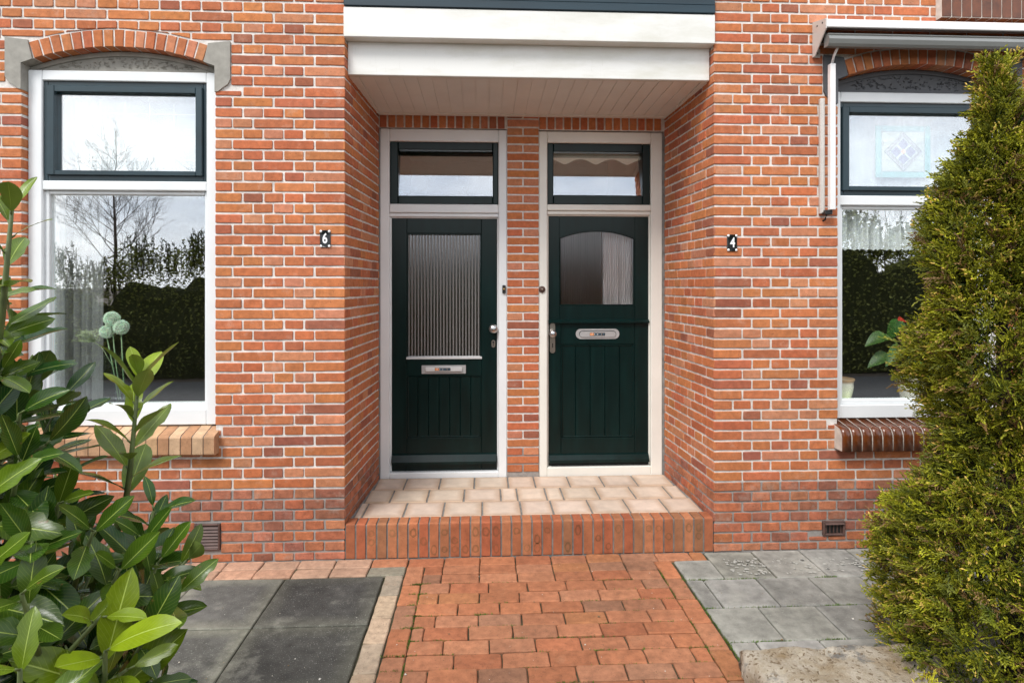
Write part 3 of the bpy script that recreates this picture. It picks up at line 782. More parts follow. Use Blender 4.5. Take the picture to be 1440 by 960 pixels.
mb = MB(); hplate(mb, .745, 1.101, 1.352, .082, y0, .006, M['grey_metal']); hplate(mb, .772, 1.074, 1.352, .052, y0 - .0062, .002, M['black']); hplate(mb, .776, 1.070, 1.350, .046, y0 - .0064, .007, M['grey_metal'])
mb.build('letterbox', d2)
mb = MB(); nee_sticker(mb, .920, 1.350, y0 - .0138); put_text(mb, 'NEE', .920 - .045, 1.350, y0 - .0151 - .001, .013, M['white_enamel']); mb.build('sticker', d2)
mb = MB(); plate(mb, .556, 1.198, 1.442, .042, y0, .009, M['steel']); mb.lathe([(.004, 0), (.004, .002)], (.556, y0 - .009, 1.275), (0, -1, 0), M['black'], 10); mb.box(.5525, .5595, y0 - .0105, y0 - .009, 1.243, 1.275, M['black']); mb.build('lock_plate', d2)
mb = MB(); mb.lathe([(.018, 0), (.016, .02), (.024, .030), (.030, .042), (.028, .054), (.016, .062), (0, .064)], (.556, y0 - .009, 1.357), (0, -1, 0), M['metal'], 24); mb.build('door_knob', d2)

# door bells
b = thing('doorbell', (.164, YB, 1.690), 'small black rectangular doorbell on the white door frame beside the knob of door 6', 'doorbell')
mb = MB(); mb.box(.150, .176, YB - .006, YB + .012, 1.680, 1.746, M['black'], .004); mb.build('housing', b)
mb = MB(); mb.lathe([(.007, 0), (.007, .004), (0, .005)], (.163, YB - .006, 1.716), (0, -1, 0), M['brass'], 14); mb.build('button', b)
b = thing('doorbell', (.467, YB, 1.685), 'round dark brown doorbell on the cream frame left of door 4', 'doorbell')
mb = MB(); mb.lathe([(.027, 0), (.027, .006), (.022, .014), (.012, .017), (0, .017)], (.467, YB + .012, 1.712), (0, -1, 0), M['rust'], 24); mb.build('housing', b)
mb = MB(); mb.lathe([(.008, 0), (.008, .006), (0, .008)], (.467, YB - .005, 1.712), (0, -1, 0), M['steel'], 14); mb.build('button', b)
# number plates
def number(x, z, d, lbl):
    t = thing('house_number', (x, -.004, z - .055), lbl, 'number sign')
    mb = MB(); w, h = .034, .055
    pts = outline(x - w, x + w, z - h, z + h, 0, .02, .006)
    slab(mb, pts, lambda s, q, o: (s, -.004 - o - .004 * (1 - ((s - x) / w) ** 2), q), M['black_enamel'], (.01, .01, .01), out=.004, depth=.006, bev=.004)
    mb.build('plate', t)
    mb = MB(); put_text(mb, d, x, z - .001, -.0135, .088, M['white_enamel'], .72, .0022); mb.build('digit', t)
    for a in (-1, 1):
        for c in (-1, 1):
            mb = MB(); mb.lathe([(.0085, 0), (.0085, .003), (.004, .006), (0, .006)], (x + a * .026, -.007, z + c * .047), (0, -1, 0), M['white_enamel'], 10); mb.build('screw_cap', t)
number(-1.004, 2.039, '6', 'black enamel plate with a white number 6 left of the porch')
number(1.629, 2.022, '4', 'black enamel plate with a white number 4 right of the porch')

# ------------------------------------------------------------------ doorstep
mb = MB(); mb.box(XL + .002, XR - .002, .006, .115, -.05, .213, M['grout']); mb.box(XL - .02, XR - .02, .115, 1.05, -.05, .2135, M['grout'])
step = mb.build('doorstep', house); step['label'] = 'low step of upright bricks topped with beige tiles'
mb = MB(); n = 36; p = (XR - XL - .002) / n
for i in range(n):
    a, b_ = XL + .001 + i * p + .0055, XL + .001 + (i + 1) * p - .0055
    c = random.choice([(.42, .150, .068), (.40, .120, .056), (.43, .170, .080), (.32, .140, .068), (.41, .135, .062)]); k = U(.76, .98); c = tuple(q * k for q in c)
    o_ = U(-.002, .002)
    sec = [(.003 + o_, 0), (.0 + o_, .004), (0 + o_, .212), (.002 + o_, .219), (.008 + o_, .222), (.108, .221), (.112, .218), (.112, 0)]
    mb.prism_x(sec, a, b_, M['riser'], c)
    # kiln smudges burnt on the face
    if R_() < .6:
        for zc in random.sample([.05, .105, .16], random.choice([1, 1, 2])):
            w_, h_ = (b_ - a) * U(.36, .46), U(.020, .036); N = 18; vs = []; xc = (a + b_) / 2; f = U(.50, .72); cc = (c[0] * f, c[1] * (f + .14), c[2] * (f + .1)); wob = [U(.82, 1.1) for _ in range(N)]; th = U(.45, .62)
            for q in range(N):
                t = 2 * PI * q / N; vs.append((xc + w_ * min(1.05, wob[q]) * math.cos(t), o_ - .0006, zc + h_ * wob[q] * math.sin(t)))
            for q in range(N):
                t = 2 * PI * q / N; vs.append((xc + w_ * th * wob[q - 3] * math.cos(t), o_ - .0006, zc + h_ * (th + .1) * wob[q - 2] * math.sin(t)))
            mb.add(vs, [(q, (q + 1) % N, N + (q + 1) % N, N + q) for q in range(N)], M['riser'], [cc] * N + [tuple(k2 * .5 + c2 * .5 for k2, c2 in zip(cc, c))] * N)
mb.build('riser', step)
mb = MB(); rows = [(.118, .372), (.384, .636), (.648, .902)]
TP = .262
offs = [(-.060, -.03), (.07, 0), (-.045, 0)]
cuts = [[-.80, -.53, -.27, -.008, .255, .47, .73, .99, 1.25], [-.93, -.66, -.40, -.14, .125, .245, .455, .575, .835, 1.095, 1.355], [-.87, -.60, -.335, -.07, .19, .395, .66, .92, 1.18, 1.43]]
for (ya, yb), cu in zip(rows, cuts):
    def xe(y, l): return (XL + (XLB - XL) * y / .96 + .014) if l else (XR + (XRB - XR) * y / .96 - .014)
    l, r = xe((ya + yb) / 2, 1), xe((ya + yb) / 2, 0)
    e = [l] + [c for c in cu if l + .03 < c < r - .03] + [r]
    for a, b_ in zip(e[:-1], e[1:]):
        k = U(.92, 1.06); c = (.63 * k, .51 * k * U(.98, 1.02), .41 * k); c2 = (c[0] * .80, c[1] * .71, c[2] * .63)
        slab(mb, outline(a + .006, b_ - .006, ya, yb, .0008), lambda s, t, o: (s, t, .2215 + o), M['tile'], c, out=U(-.001, .001), depth=.01, bev=.003, col2=c2, inset2=U(.05, .08))
mb.build('tread', step)

# ------------------------------------------------------------------ rooms behind the windows and the hall behind the doors
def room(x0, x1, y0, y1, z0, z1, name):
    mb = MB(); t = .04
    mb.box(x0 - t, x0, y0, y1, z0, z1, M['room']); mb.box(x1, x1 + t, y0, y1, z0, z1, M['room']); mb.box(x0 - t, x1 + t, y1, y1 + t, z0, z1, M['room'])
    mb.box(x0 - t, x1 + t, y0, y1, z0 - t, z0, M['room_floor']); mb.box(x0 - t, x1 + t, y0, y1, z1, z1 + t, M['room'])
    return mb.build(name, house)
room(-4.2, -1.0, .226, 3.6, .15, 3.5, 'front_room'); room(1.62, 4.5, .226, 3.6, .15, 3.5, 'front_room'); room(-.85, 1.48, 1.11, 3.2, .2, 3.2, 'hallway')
mb = MB(); mb.box(-2.95, -1.6, .165, .36, .925, .950, M['board'], .004); mb.build('window_board', wl_)
mb = MB(); mb.box(2.25, 3.6, .165, .36, .885, .912, M['board'], .004); mb.build('window_board', wr_)
def drape(x0, x1, z0, z1, y, folds, amp, mat, n=90, bottom=None, rows=2, seed=0):
    mb = MB(); vs = []; fs = []; rr = random.Random(seed); ph = [rr.uniform(0, 6) for _ in range(3)]
    for i in range(n + 1):
        u = i / n; x = x0 + (x1 - x0) * u
        w = math.sin(u * folds * 2 * PI + ph[0]) * .6 + math.sin(u * folds * 3.3 * PI + ph[1]) * .4
        for j in range(rows):
            v = j / (rows - 1); zb = bottom(u) if bottom else z0
            vs.append((x, y + amp * w * (1 - .35 * v), zb + (z1 - zb) * v))
    for i in range(n):
        for j in range(rows - 1):
            a = i * rows + j; fs.append((a, a + rows, a + rows + 1, a + 1))
    mb.add(vs, fs, mat, smooth=True); return mb
c = drape(-3.02, -2.62, .955, 3.2, .42, 6, .025, M['curtain'], 120).build('curtain'); tag(c, 'grey curtain hanging in folds at the left side of the left window', 'curtain')
c = drape(-2.93, -2.80, .955, 3.2, .30, 2.5, .012, M['voile'], 50, seed=3).build('net_curtain'); tag(c, 'pale sheer curtain at the left edge of the left window', 'curtain')
# pale leaded panel behind the casement of the left window
t = thing('leaded_panel', (-2.27, .16, 2.47), 'pale leaded glass panel behind the top casement of the left window', 'glass panel')
mb = MB(); mb.box(-2.640, -1.865, .158, .164, 2.485, 2.935, M['net']); mb.build('milky_glass', t)
mb = MB()
for i in range(6):
    x = -2.640 + .775 * i / 5; mb.box(x - .0025, x + .0025, .1545, .157, 2.485, 2.935, M['grey_metal'])
for z in (2.56, 2.70, 2.86): mb.box(-2.640, -1.865, .1555, .1575, z - .002, z + .002, M['grey_metal'])
mb.build('lead_line', t)
c = drape(-2.80, -1.74, 2.43, 3.06, .20, 8, .012, M['net'], 120, seed=9).build('net_curtain'); tag(c, 'white net added behind the pale leaded panel to whiten the mirrored sky', 'curtain')  # this net and the next are added backing for the white sky reflection
c = drape(2.30, 3.52, 2.30, 3.06, .20, 9, .012, M['net'], 120, seed=10).build('net_curtain'); tag(c, 'white net added behind the stained glass square to whiten the mirrored sky', 'curtain')
sc_ = lambda u: 1.985 + .012 * abs(math.sin(u * 40 * PI))
c = drape(2.33, 3.50, 1.98, 2.31, .190, 15, .034, M['lace'], 400, sc_, 3, 5).build('lace_valance'); tag(c, 'short white lace valance across the top of the lower right window', 'curtain')
bl = lambda u: 2.735 + .045 * abs(math.cos(u * 3.05 * PI)) ** 1.3
c = drape(.535, 1.325, 2.74, 2.90, YB + .125, 1, .001, M['blind'], 160, bl, 2, 6)
c = c.build('roller_blind'); tag(c, 'beige roller blind with a scalloped edge behind the fanlight of door 4', 'blind')
c = drape(.99, 1.36, .9, 2.35, YB + .17, 4, .012, M['curtain'], 80, seed=12).build('hall_curtain'); tag(c, 'pale curtain behind the right half of the arched glass of door 4', 'curtain')
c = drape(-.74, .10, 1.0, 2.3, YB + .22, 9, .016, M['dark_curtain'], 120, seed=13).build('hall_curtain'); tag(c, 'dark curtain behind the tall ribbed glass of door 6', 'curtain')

# stained glass square hanging in the right casement
t = thing('stained_glass', (2.895, .165, 2.49), 'square leaded stained glass with a turquoise border and violet diamond', 'stained glass')
sx0, sx1, sz0, sz1 = 2.715, 3.105, 2.492, 2.850; yS = .165; gm = M['matte_col']
mb = MB(); bw = .042
for a in ((sx0, sx1, sz1 - bw, sz1), (sx0, sx1, sz0, sz0 + bw), (sx0, sx0 + bw, sz0 + bw, sz1 - bw), (sx1 - bw, sx1, sz0 + bw, sz1 - bw)):
    mb.box(a[0], a[1], yS - .003, yS + .003, a[2], a[3], gm, 0, (.05, .19, .18))
mb.build('border', t)
mb = MB(); mb.box(sx0 + bw, sx1 - bw, yS - .002, yS + .002, sz0 + bw, sz1 - bw, gm, 0, (.22, .24, .21)); mb.build('field', t)
mb = MB(); cxs, czs, q = (sx0 + sx1) / 2, (sz0 + sz1) / 2, .135
def dia(r, c, yy, cx=cxs, cz=czs, ax=1): mb.prism([(cx - r * ax, cz), (cx, cz - r), (cx + r * ax, cz), (cx, cz + r)], yS - yy, yS - .002, gm, c)
dia(q, (.13, .125, .14), .004); dia(q * .76, (.25, .28, .25), .0045)
for a in range(4):
    dx, dz = ((0, 1), (1, 0), (0, -1), (-1, 0))[a]; dia(q * .30, (.04, .035, .11), .005, cxs + dx * q * .38, czs + dz * q * .38)
dia(q * .14, (.42, .20, .10), .0055); mb.build('diamond', t)
mb = MB(); lm = M['dark_stone']
for z in (sz0 + bw, sz1 - bw, sz0 + .12, sz1 - .12): mb.box(sx0 + bw, sx1 - bw, yS - .0035, yS - .0025, z - .0018, z + .0018, lm)
for x in (sx0 + bw, sx1 - bw): mb.box(x - .0018, x + .0018, yS - .0035, yS - .0025, sz0, sz1, lm)
for r in (q, q * .76):
    P4 = [(cxs - r, czs), (cxs, czs - r), (cxs + r, czs), (cxs, czs + r)]
    for i in range(4):
        a, b_ = P4[i], P4[(i + 1) % 4]; mb.tube([(a[0], yS - .006, a[1]), (b_[0], yS - .006, b_[1])], .002, lm, 4)
mb.build('lead_line', t)

# allium stems in a square glass vase on the left window board
t = thing('glass_vase', (-2.415, .26, .95), 'tall clear square glass vase behind the left window', 'vase')
mb = MB(); a0, a1, b0, b1 = -2.50, -2.335, .20, .33
for q in ((a0, a1, b0, b0 + .006), (a0, a1, b1 - .006, b1), (a0, a0 + .006, b0 + .006, b1 - .006), (a1 - .006, a1, b0 + .006, b1 - .006)): mb.box(*q, .951, 1.285, M['clear'])
mb.build('glass_wall', t)
mb = MB(); mb.box(a0, a1, b0, b1, .9505, .97, M['clear']); mb.build('vase_base', t)
for (x, z, r, lbl) in ((-2.472, 1.520, .049, 'topmost round pale green allium head in the glass vase'), (-2.505, 1.436, .042, 'lowest round pale green allium head, left of its two neighbours in the vase'), (-2.412, 1.466, .047, 'rightmost round pale green allium head in the glass vase')):
    bx = -2.415 + (x + 2.46) * .4
    t = thing('allium', (bx, .26, .975), lbl, 'flower', 'alliums in the glass vase')
    mb = MB(); rr = random.Random(int(x * -1000))
    mb.lathe([(r * .84 * math.sin(PI * i / 10), -r * .84 * math.cos(PI * i / 10)) for i in range(11)], (x, .25, z), (0, 0, 1), M['matte_col'], 14, (.22, .32, .20))
    for i in range(520):
        zz = 1 - 2 * (i + .5) / 520; ph = i * 2.399963; rr_ = math.sqrt(1 - zz * zz); n_ = Vector((rr_ * math.cos(ph), rr_ * math.sin(ph), zz))
        c0 = Vector((x, .25, z)) + n_ * r * U(.84, 1.0); a = n_.orthogonal().normalized(); b_ = n_.cross(a); s_ = .0042
        tp = c0 + n_ * .006
        mb.add([tuple(c0 + a * s_), tuple(c0 + b_ * s_), tuple(c0 - a * s_), tuple(c0 - b_ * s_), tuple(tp)], [(0, 1, 4), (1, 2, 4), (2, 3, 4), (3, 0, 4)], M['matte_col'], (.62 * U(.8, 1.15), .75 * U(.85, 1.1), .58))
    mb.build('flower_head', t)
    mb = MB(); mb.tube([(x, .25, z - r * .8), (x * .6 + bx * .4, .253, 1.25), (bx, .26, .975)], .0035, M['matte_col'], 6, (.25, .36, .20)); mb.build('stem', t)
t = thing('dried_umbel', (-2.44, .27, .975), 'feathery pale green umbel leaning left out of the glass vase', 'flower')
mb = MB(); c0 = Vector((-2.60, .27, 1.365)); mb.tube([(-2.44, .27, .975), (-2.475, .27, 1.20), (-2.55, .27, 1.33), tuple(c0)], .002, M['matte_col'], 5, (.3, .36, .2)); mb.build('stem', t)
mb = MB()
for i in range(60):
    p1 = c0 + Vector((U(-.12, .05), U(-.04, .04), U(.0, .085) - .0)); mb.tube([tuple(c0), tuple(p1)], .0008, M['matte_col'], 3, (.35, .42, .25))
    for k in range(7):
        q = p1 + Vector((U(-.014, .014), U(-.014, .014), U(-.008, .008))); s_ = U(.003, .005)
        mb.add([tuple(q + Vector((s_, 0, 0))), tuple(q + Vector((0, s_, s_ * .3))), tuple(q - Vector((s_, 0, 0))), tuple(q + Vector((0, 0, s_)))], [(0, 1, 3), (1, 2, 3), (0, 3, 2)], M['matte_col'], (.52, .58, .36))
mb.build('umbel', t)

# pots and anthurium in the right window
def pot(x, y, z, s, lbl, c0, c1, rim):
    t = thing('flower_pot', (x, y, z), lbl, 'plant pot')
    prof = [(.048, 0), (.058, .012), (.060, .03), (.070, .075), (.078, .115), (.076, .135), (.080, .150), (.086, .158), (.083, .166), (.078, .160), (.070, .12), (0, .115)]
    mb = MB(); mb.lathe([(a * s, b_ * s) for a, b_ in prof], (x, y, z), (0, 0, 1), M['colpaint'], 32)
    for i, (r, h) in enumerate(prof):
        u = min(1, h / .14); col = tuple(c0[k] + (c1[k] - c0[k]) * u for k in range(3))
        if 6 <= i <= 9: col = rim
        for k in range(32):
            f = 1 + .12 * math.sin(k * 6 * 2 * PI / 32)
            mb.c[i * 32 + k] = tuple(min(.8, q * f) for q in col)
    mb.build('pot', t)
    mb = MB(); mb.lathe([(.0, 0), (.072 * s, .0), (.080 * s, .006), (.076 * s, .008), (0, .008)], (x, y, z - .0005), (0, 0, 1), M['colpaint'], 28, (.5, .52, .32)); o = mb.build('saucer', t)
pot(2.512, .245, .9125, 1.08, 'small cream and green glazed pot at the left end of the right window board', (.50, .55, .20), (.62, .58, .50), (.34, .20, .09))
pot(3.035, .255, .9125, 1.1, 'pale glazed pot holding the anthurium behind the conifer', (.55, .52, .42), (.55, .50, .42), (.45, .38, .28))
def add_leaf(mb, base, d, up, L, Wd, col, curl=.3, fold=.25, shape='laurel', mat=None, ny=8, wave=.0, uvs=True, bite=0):
    """leaf blade: starts at base, runs along d; up is the blade normal"""
    d = d.normalized(); side = d.cross(up).normalized(); nrm = side.cross(d).normalized()
    vs = []; fs = []; uv = []; nx = 4
    ph = U(0, 6)
    for j in range(ny + 1):
        v = j / ny
        if shape == 'laurel': w = (math.sin(PI * min(1, v ** .85 * .985 + .015)) ** .72) * (.55 + .62 * v) * .86
        elif shape == 'heart': w = math.sin(PI * min(1, v ** .55)) ** .8
        else: w = math.sin(PI * v) ** .8
        if j == ny: w = .02
        if j == 0: w = .07
        ang = curl * v * v
        c = base + d * (L * (v - .12 * curl * curl * v ** 3)) - nrm * (L * .5 * curl * v * v)
        for i in range(nx + 1):
            u = (i / nx - .5) * 2
            ww = w
            if bite and j in (bite, bite + 1) and ((i == nx) or (i == 0 and bite % 2)): ww = w * U(.62, .9)
            off = abs(u) ** 1.25 * fold * w * Wd / 2 + wave * math.sin(v * 9 + ph + (2 if u > 0 else 0)) * abs(u) * Wd * .5
            vs.append(tuple(c + side * (u * ww * Wd / 2) + nrm * off)); uv.append((i / nx, v))
    for j in range(ny):
        for i in range(nx):
            a = j * (nx + 1) + i; fs.append((a, a + 1, a + nx + 2, a + nx + 1))
    mb.add(vs, fs, mat or M['laurel'], col, True)
    if uvs:
        if mb.uv is None: mb.uv = []
        mb.uv.extend(uv)
t = thing('anthurium', (3.035, .255, 1.05), 'green anthurium with arching leaves and a red spathe in the right window', 'plant')
mb = MB(); ms = MB(); bb = Vector((3.035, .255, 1.10))
for (dx, dy, dz, L) in ((-.20, -.02, .30, .17), (-.10, -.05, .22, .20), (.06, -.04, .34, .2), (.14, .02, .28, .2), (-.04, .05, .40, .18), (-.17, -.01, .16, .18), (.02, -.06, .14, .2)):
    p1 = bb + Vector((dx, dy, dz)); ms.tube([tuple(bb), tuple(bb + Vector((dx * .4, dy * .4, dz * .7))), tuple(p1)], .003, M['leaf'], 5, (.14, .22, .06))
    add_leaf(mb, p1, Vector((dx * 2, dy - .04, -.13)), Vector((dx, -.6, .7)), L, .10, (.035 * U(.8, 1.3), .10 * U(.8, 1.2), .012), .6, .2, 'heart', M['leaf'], uvs=False)
ms.tube([tuple(bb), (3.01, .22, 1.35), (2.965, .215, 1.50)], .0025, M['leaf'], 5, (.16, .22, .06))
mb.build('leaf_blade', t); ms.build('stalk', t)
mb = MB(); add_leaf(mb, Vector((2.965, .215, 1.495)), Vector((-.6, -.3, .12)), Vector((0, -.5, .8)), .085, .075, (.45, .035, .02), .3, .2, 'heart', M['leaf'], uvs=False); mb.build('spathe', t)

# ------------------------------------------------------------------ awning above the right window
aw = thing('awning', (2.95, -.05, 3.25), 'closed white drop arm awning fixed above the right window', 'awning')
mb = MB(); mb.prism_x([(-.004, 3.475), (-.150, 3.437), (-.155, 3.432), (-.155, 3.388), (-.150, 3.384), (-.120, 3.394), (-.004, 3.43)], 2.178, 3.76, M['alu_white']); mb.build('cassette', aw)
mb = MB(); mb.prism_x([(-.10, 3.345), (-.146, 3.349), (-.151, 3.343), (-.146, 3.336), (-.156, 3.328), (-.160, 3.310), (-.152, 3.283), (-.140, 3.268), (-.10, 3.272)], 2.192, 3.745, M['bar'], smooth=False); mb.build('front_bar', aw)
mb = MB(); mb.lathe([(.034, 0), (.034, 1.54)], (2.195, -.068, 3.350), (1, 0, 0), M['dark_curtain'], 20); mb.build('rolled_cloth', aw)  # cloth coloured near black to paint the shade in the gap
for sx in (2.170, 3.762):
    mb = MB(); mb.prism_x([(-.003, 3.478), (-.158, 3.438), (-.158, 3.375), (-.030, 3.245), (-.003, 3.245)], sx, sx + .007, M['alu_grey'])
    for (yy, zz) in ((-.06, 3.43), (-.12, 3.425)): mb.lathe([(.006, 0), (.006, .002)], (sx - .0, yy, zz), (-1, 0, 0), M['black'], 8)
    mb.box(sx + .007, sx + .05, -.008, -.003, 3.245, 3.30, M['alu_grey']); mb.lathe([(.009, 0), (.009, .004)], (sx + .028, -.008, 3.268), (0, -1, 0), M['steel'], 10)
    mb.build('side_bracket', aw)
for sx in (2.245, 3.700):
    mb = MB(); mb.box(sx - .034, sx - .004, -.030, -.003, 2.215, 2.972, M['alu_grey'], .003); mb.box(sx - .026, sx - .014, -.036, -.029, 2.22, 2.96, M['alu_grey'], .002); mb.build('guide_rail', aw)
    mb = MB(); mb.box(sx + .006, sx + .042, -.075, -.040, 2.235, 3.185, M['alu_white'], .003); mb.tube([(sx + .026, -.055, 3.18), (sx + .030, -.075, 3.24), (sx + .036, -.115, 3.285)], [.009, .009, .008], M['alu_white'], 8); mb.build('drop_arm', aw)
    mb = MB(); mb.box(sx - .02, sx + .03, -.06, -.02, 2.205, 2.235, M['black'], .004); mb.tube([(sx - .0, -.04, 2.21), (sx - .012, -.045, 2.175), (sx - .02, -.03, 2.165)], .007, M['black'], 6); mb.build('arm_clip', aw)

# ------------------------------------------------------------------ ground
mb = MB(); L = 400
mb.add([(-L, -L, -.05), (L, -L, -.05), (L, L, -.05), (-L, L, -.05)], [(0, 1, 2, 3)], M['soil']); tag(mb.build('ground', origin=(0, 0, -.05)), kind='structure')
mb = MB(); mb.box(-40, 40, -7.25, -4.7, -.049, -.030, M['asphalt']); tag(mb.build('road'), kind='structure')
GM = lambda s, t, o: (s, t, o)
def pav(mb, x0, x1, y0, y1, c, mat=None, out=0, amp=.0024, bev=.005, **kw):
    slab(mb, outline(x0, x1, y0, y1, amp, .05, .005), GM, mat or M['paver'], c, out=out + U(-.003, .002), depth=.03, bev=bev, tilt=.0018, **kw)
def pcol():
    c = random.choice([(.42, .150, .072), (.43, .160, .080), (.41, .135, .064), (.40, .160, .085), (.44, .172, .088), (.42, .145, .068), (.34, .150, .085), (.42, .16, .07), (.44, .155, .072)]); k = U(.78, .98); return (c[0] * k * .89, c[1] * k * .98, c[2] * k)
def ycol():
    c = random.choice([(.36, .27, .185), (.32, .25, .18), (.40, .295, .205), (.29, .24, .18)]); k = U(.85, 1.1); return tuple(q * k for q in c)
def kcol():
    c = random.choice([(.40, .25, .17), (.42, .25, .17), (.38, .22, .145)]); k = U(.88, 1.1); return tuple(q * k for q in c)
mb = MB(); mb.box(-.600, 1.195, -4.65, -.002, -.045, -.014, M['sand'])
PX0, PX1 = -.476, 1.188; BW = .112; BL = .226; J = .006
y = -.004
# first course along the step, full width
x = -.70
while x < 1.40:
    pav(mb, x + J / 2, min(x + BL, 1.43) - J / 2, y - .106, y, pcol()); x += BL
yc = -.112; k = 0
while yc > -4.6:
    x = PX0 + BW; first = True
    ln = [BL, BL * .5, BL * .75, BL * .28][[0, 1, 2, 1, 0, 1, 3, 2][k % 8]] if k else BL * .5
    while x < PX1 - BW - .03:
        e = min(x + (ln if first else BL * U(.985, 1.01)), PX1 - BW); first = False
        if PX1 - BW - e < .05: e = PX1 - BW
        pav(mb, x + J / 2, e - J / 2, yc - .1065 + U(-.001, .002), yc + U(-.002, .001), pcol()); x = e
    yc -= .1125; k += 1
for (x0, cf, ya) in ((PX0, pcol, -.112), (PX1 - BW, pcol, -.112), (PX0 - BW - .003, ycol, -.225)):
    yy = ya - U(0, .05) * 0
    while yy > -4.6:
        l = BL * U(.97, 1.03) if x0 != PX1 - BW else BL * U(.98, 1.06)
        pav(mb, x0 + J / 2, x0 + BW - J / 2, yy - l + J, yy, cf()); yy -= l
tag(mb.build('brick_path'), kind='structure')
# rows of pink pavers along the left wall
mb = MB(); mb.box(-4.3, -.702, -.228, -.002, -.045, -.0105, M['sand']); mb.box(-.702, -.4765, -.228, -.112, -.045, -.0115, M['sand'])
x = -.702
while x > -4.2: pav(mb, x - BL + J / 2, x - J / 2, -.110, -.004, kcol()); x -= BL
x = -.478
first = True
while x > -4.2:
    pav(mb, x - BL + J / 2, x - J / 2, -.222, -.116, (.22, .20, .15) if first else kcol()); x -= BL; first = False
tag(mb.build('paver_edging'), kind='structure')
# big dark slabs on the left
mb = MB(); mb.box(-4.3, -.598, -4.65, -.226, -.045, -.0125, M['sand'])
def gcol(a, b): k = U(a, b); return (k, k * U(.97, .99), k * U(.84, .90))
xs = [-.594, -1.180, -1.690, -2.20, -2.71, -3.22, -3.73, -4.24]; ys = [-.232, -.750, -1.26, -1.77, -2.28, -2.79, -3.3, -3.81, -4.32]
for i in range(len(xs) - 1):
    for j in range(len(ys) - 1):
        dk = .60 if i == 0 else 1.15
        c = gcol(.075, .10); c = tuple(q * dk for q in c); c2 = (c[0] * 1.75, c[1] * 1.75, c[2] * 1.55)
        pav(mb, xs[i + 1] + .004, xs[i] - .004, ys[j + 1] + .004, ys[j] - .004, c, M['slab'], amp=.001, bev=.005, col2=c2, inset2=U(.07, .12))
tag(mb.build('slab_paving'), kind='structure')
# small grey tiles on the right
mb = MB(); mb.box(1.195, 4.7, -4.65, -.002, -.045, -.0125, M['sand'])
yy = [-.004, -.362, -.672, -.982, -1.29, -1.60, -1.91, -2.22, -2.53, -2.84, -3.15, -3.46, -3.77]; st = [1.437, 1.302, 1.487, 1.33, 1.487, 1.33, 1.48, 1.33, 1.48, 1.33, 1.48, 1.33]
for j in range(len(yy) - 1):
    e = [1.196, st[j]] ; 
    if j == 0: e = [1.20, 1.437]
    while e[-1] < 4.6: e.append(e[-1] + .318)
    for a, b_ in zip(e[:-1], e[1:]):
        c = gcol(.20, .27); c2 = tuple(q * 1.18 for q in c)
        y1_ = yy[j] if not (j == 0 and a < 1.42) else -.116
        pav(mb, a + .004, b_ - .004, yy[j + 1] + .004, y1_ - .003, c, M['slab'], amp=.001, bev=.005, col2=c2, inset2=U(.03, .05))
# lichen and bird-lime patches on the row next to the wall
for i in range(150):
    a, b_ = random.choice([U(1.52, 1.74), U(1.8, 2.06), U(2.1, 2.4)]), U(-.32, -.12); r = U(.004, .012); n = 8; q = U(.5, 1.6)
    mb.add([(a + r * q * U(.7, 1.2) * math.cos(2 * PI * t / n), b_ + r * U(.7, 1.2) * math.sin(2 * PI * t / n), .0035) for t in range(n)], [tuple(range(n))], M['matte_col'], (.40, .40, .36))
tag(mb.build('tile_paving'), kind='structure')
# moss and grass in the joints
mb = MB()
spots = []
for i in range(150): spots.append((PX0 + BW + U(-.01, .01) if R_() < .4 else U(PX0, PX1), -.112 - .1125 * random.randint(2, 12), 1))
for i in range(40): spots.append((PX0 + BW if R_() < .5 else PX1 - BW, U(-1.6, -.2), 0))
for i in range(60): spots.append((U(1.2, 2.5), random.choice([-.672, -.982, -.362]), 1))
for i in range(20): spots.append((PX1 + .004, U(-1.2, -.3), 0))
for (x, y, hz) in spots:
    for b_ in range(random.choice([8, 14, 30])):
        a = x + (U(-.05, .05) if hz else U(-.005, .005)); c_ = y + (U(-.004, .004) if hz else U(-.05, .05)); h = U(.004, .013); t = U(0, 6.28); w = .0022
        mb.add([(a - w * math.cos(t), c_ - w * math.sin(t), -.006), (a + w * math.cos(t), c_ + w * math.sin(t), -.006), (a + U(-.006, .006), c_ + U(-.006, .006), -.004 + h)], [(0, 1, 2)], M['moss'], (.10 * U(.7, 1.3), .17 * U(.7, 1.2), .03))
tag(mb.build('joint_moss'), 'thin green moss growing in the joints of the path', 'moss', kind='stuff')

# grit and crumbs lying on the path
mb = MB()
for i in range(170):
    a, b_ = (U(-.45, 1.15), U(-1.6, -.15)) if R_() < .55 else (U(-1.7, -.62), U(-1.4, -.25)) if R_() < .5 else (U(1.25, 2.0), U(-1.1, -.1)); r = U(.0012, .0032) * (2.2 if R_() < .06 else 1); t = U(0, 6.28); h = .0045
    V = [(a + r * U(.6, 1.4) * math.cos(t + q * 1.57), b_ + r * U(.6, 1.4) * math.sin(t + q * 1.57), h) for q in range(4)] + [(a, b_, h + r)]
    mb.add(V, [(0, 1, 4), (1, 2, 4), (2, 3, 4), (3, 0, 4)], M['matte_col'], random.choice([(.6, .58, .52), (.5, .46, .38), (.16, .11, .06), (.22, .15, .08)]))
tag(mb.build('grit'), 'tiny crumbs of grit scattered over the path and slabs', 'grit', kind='stuff')
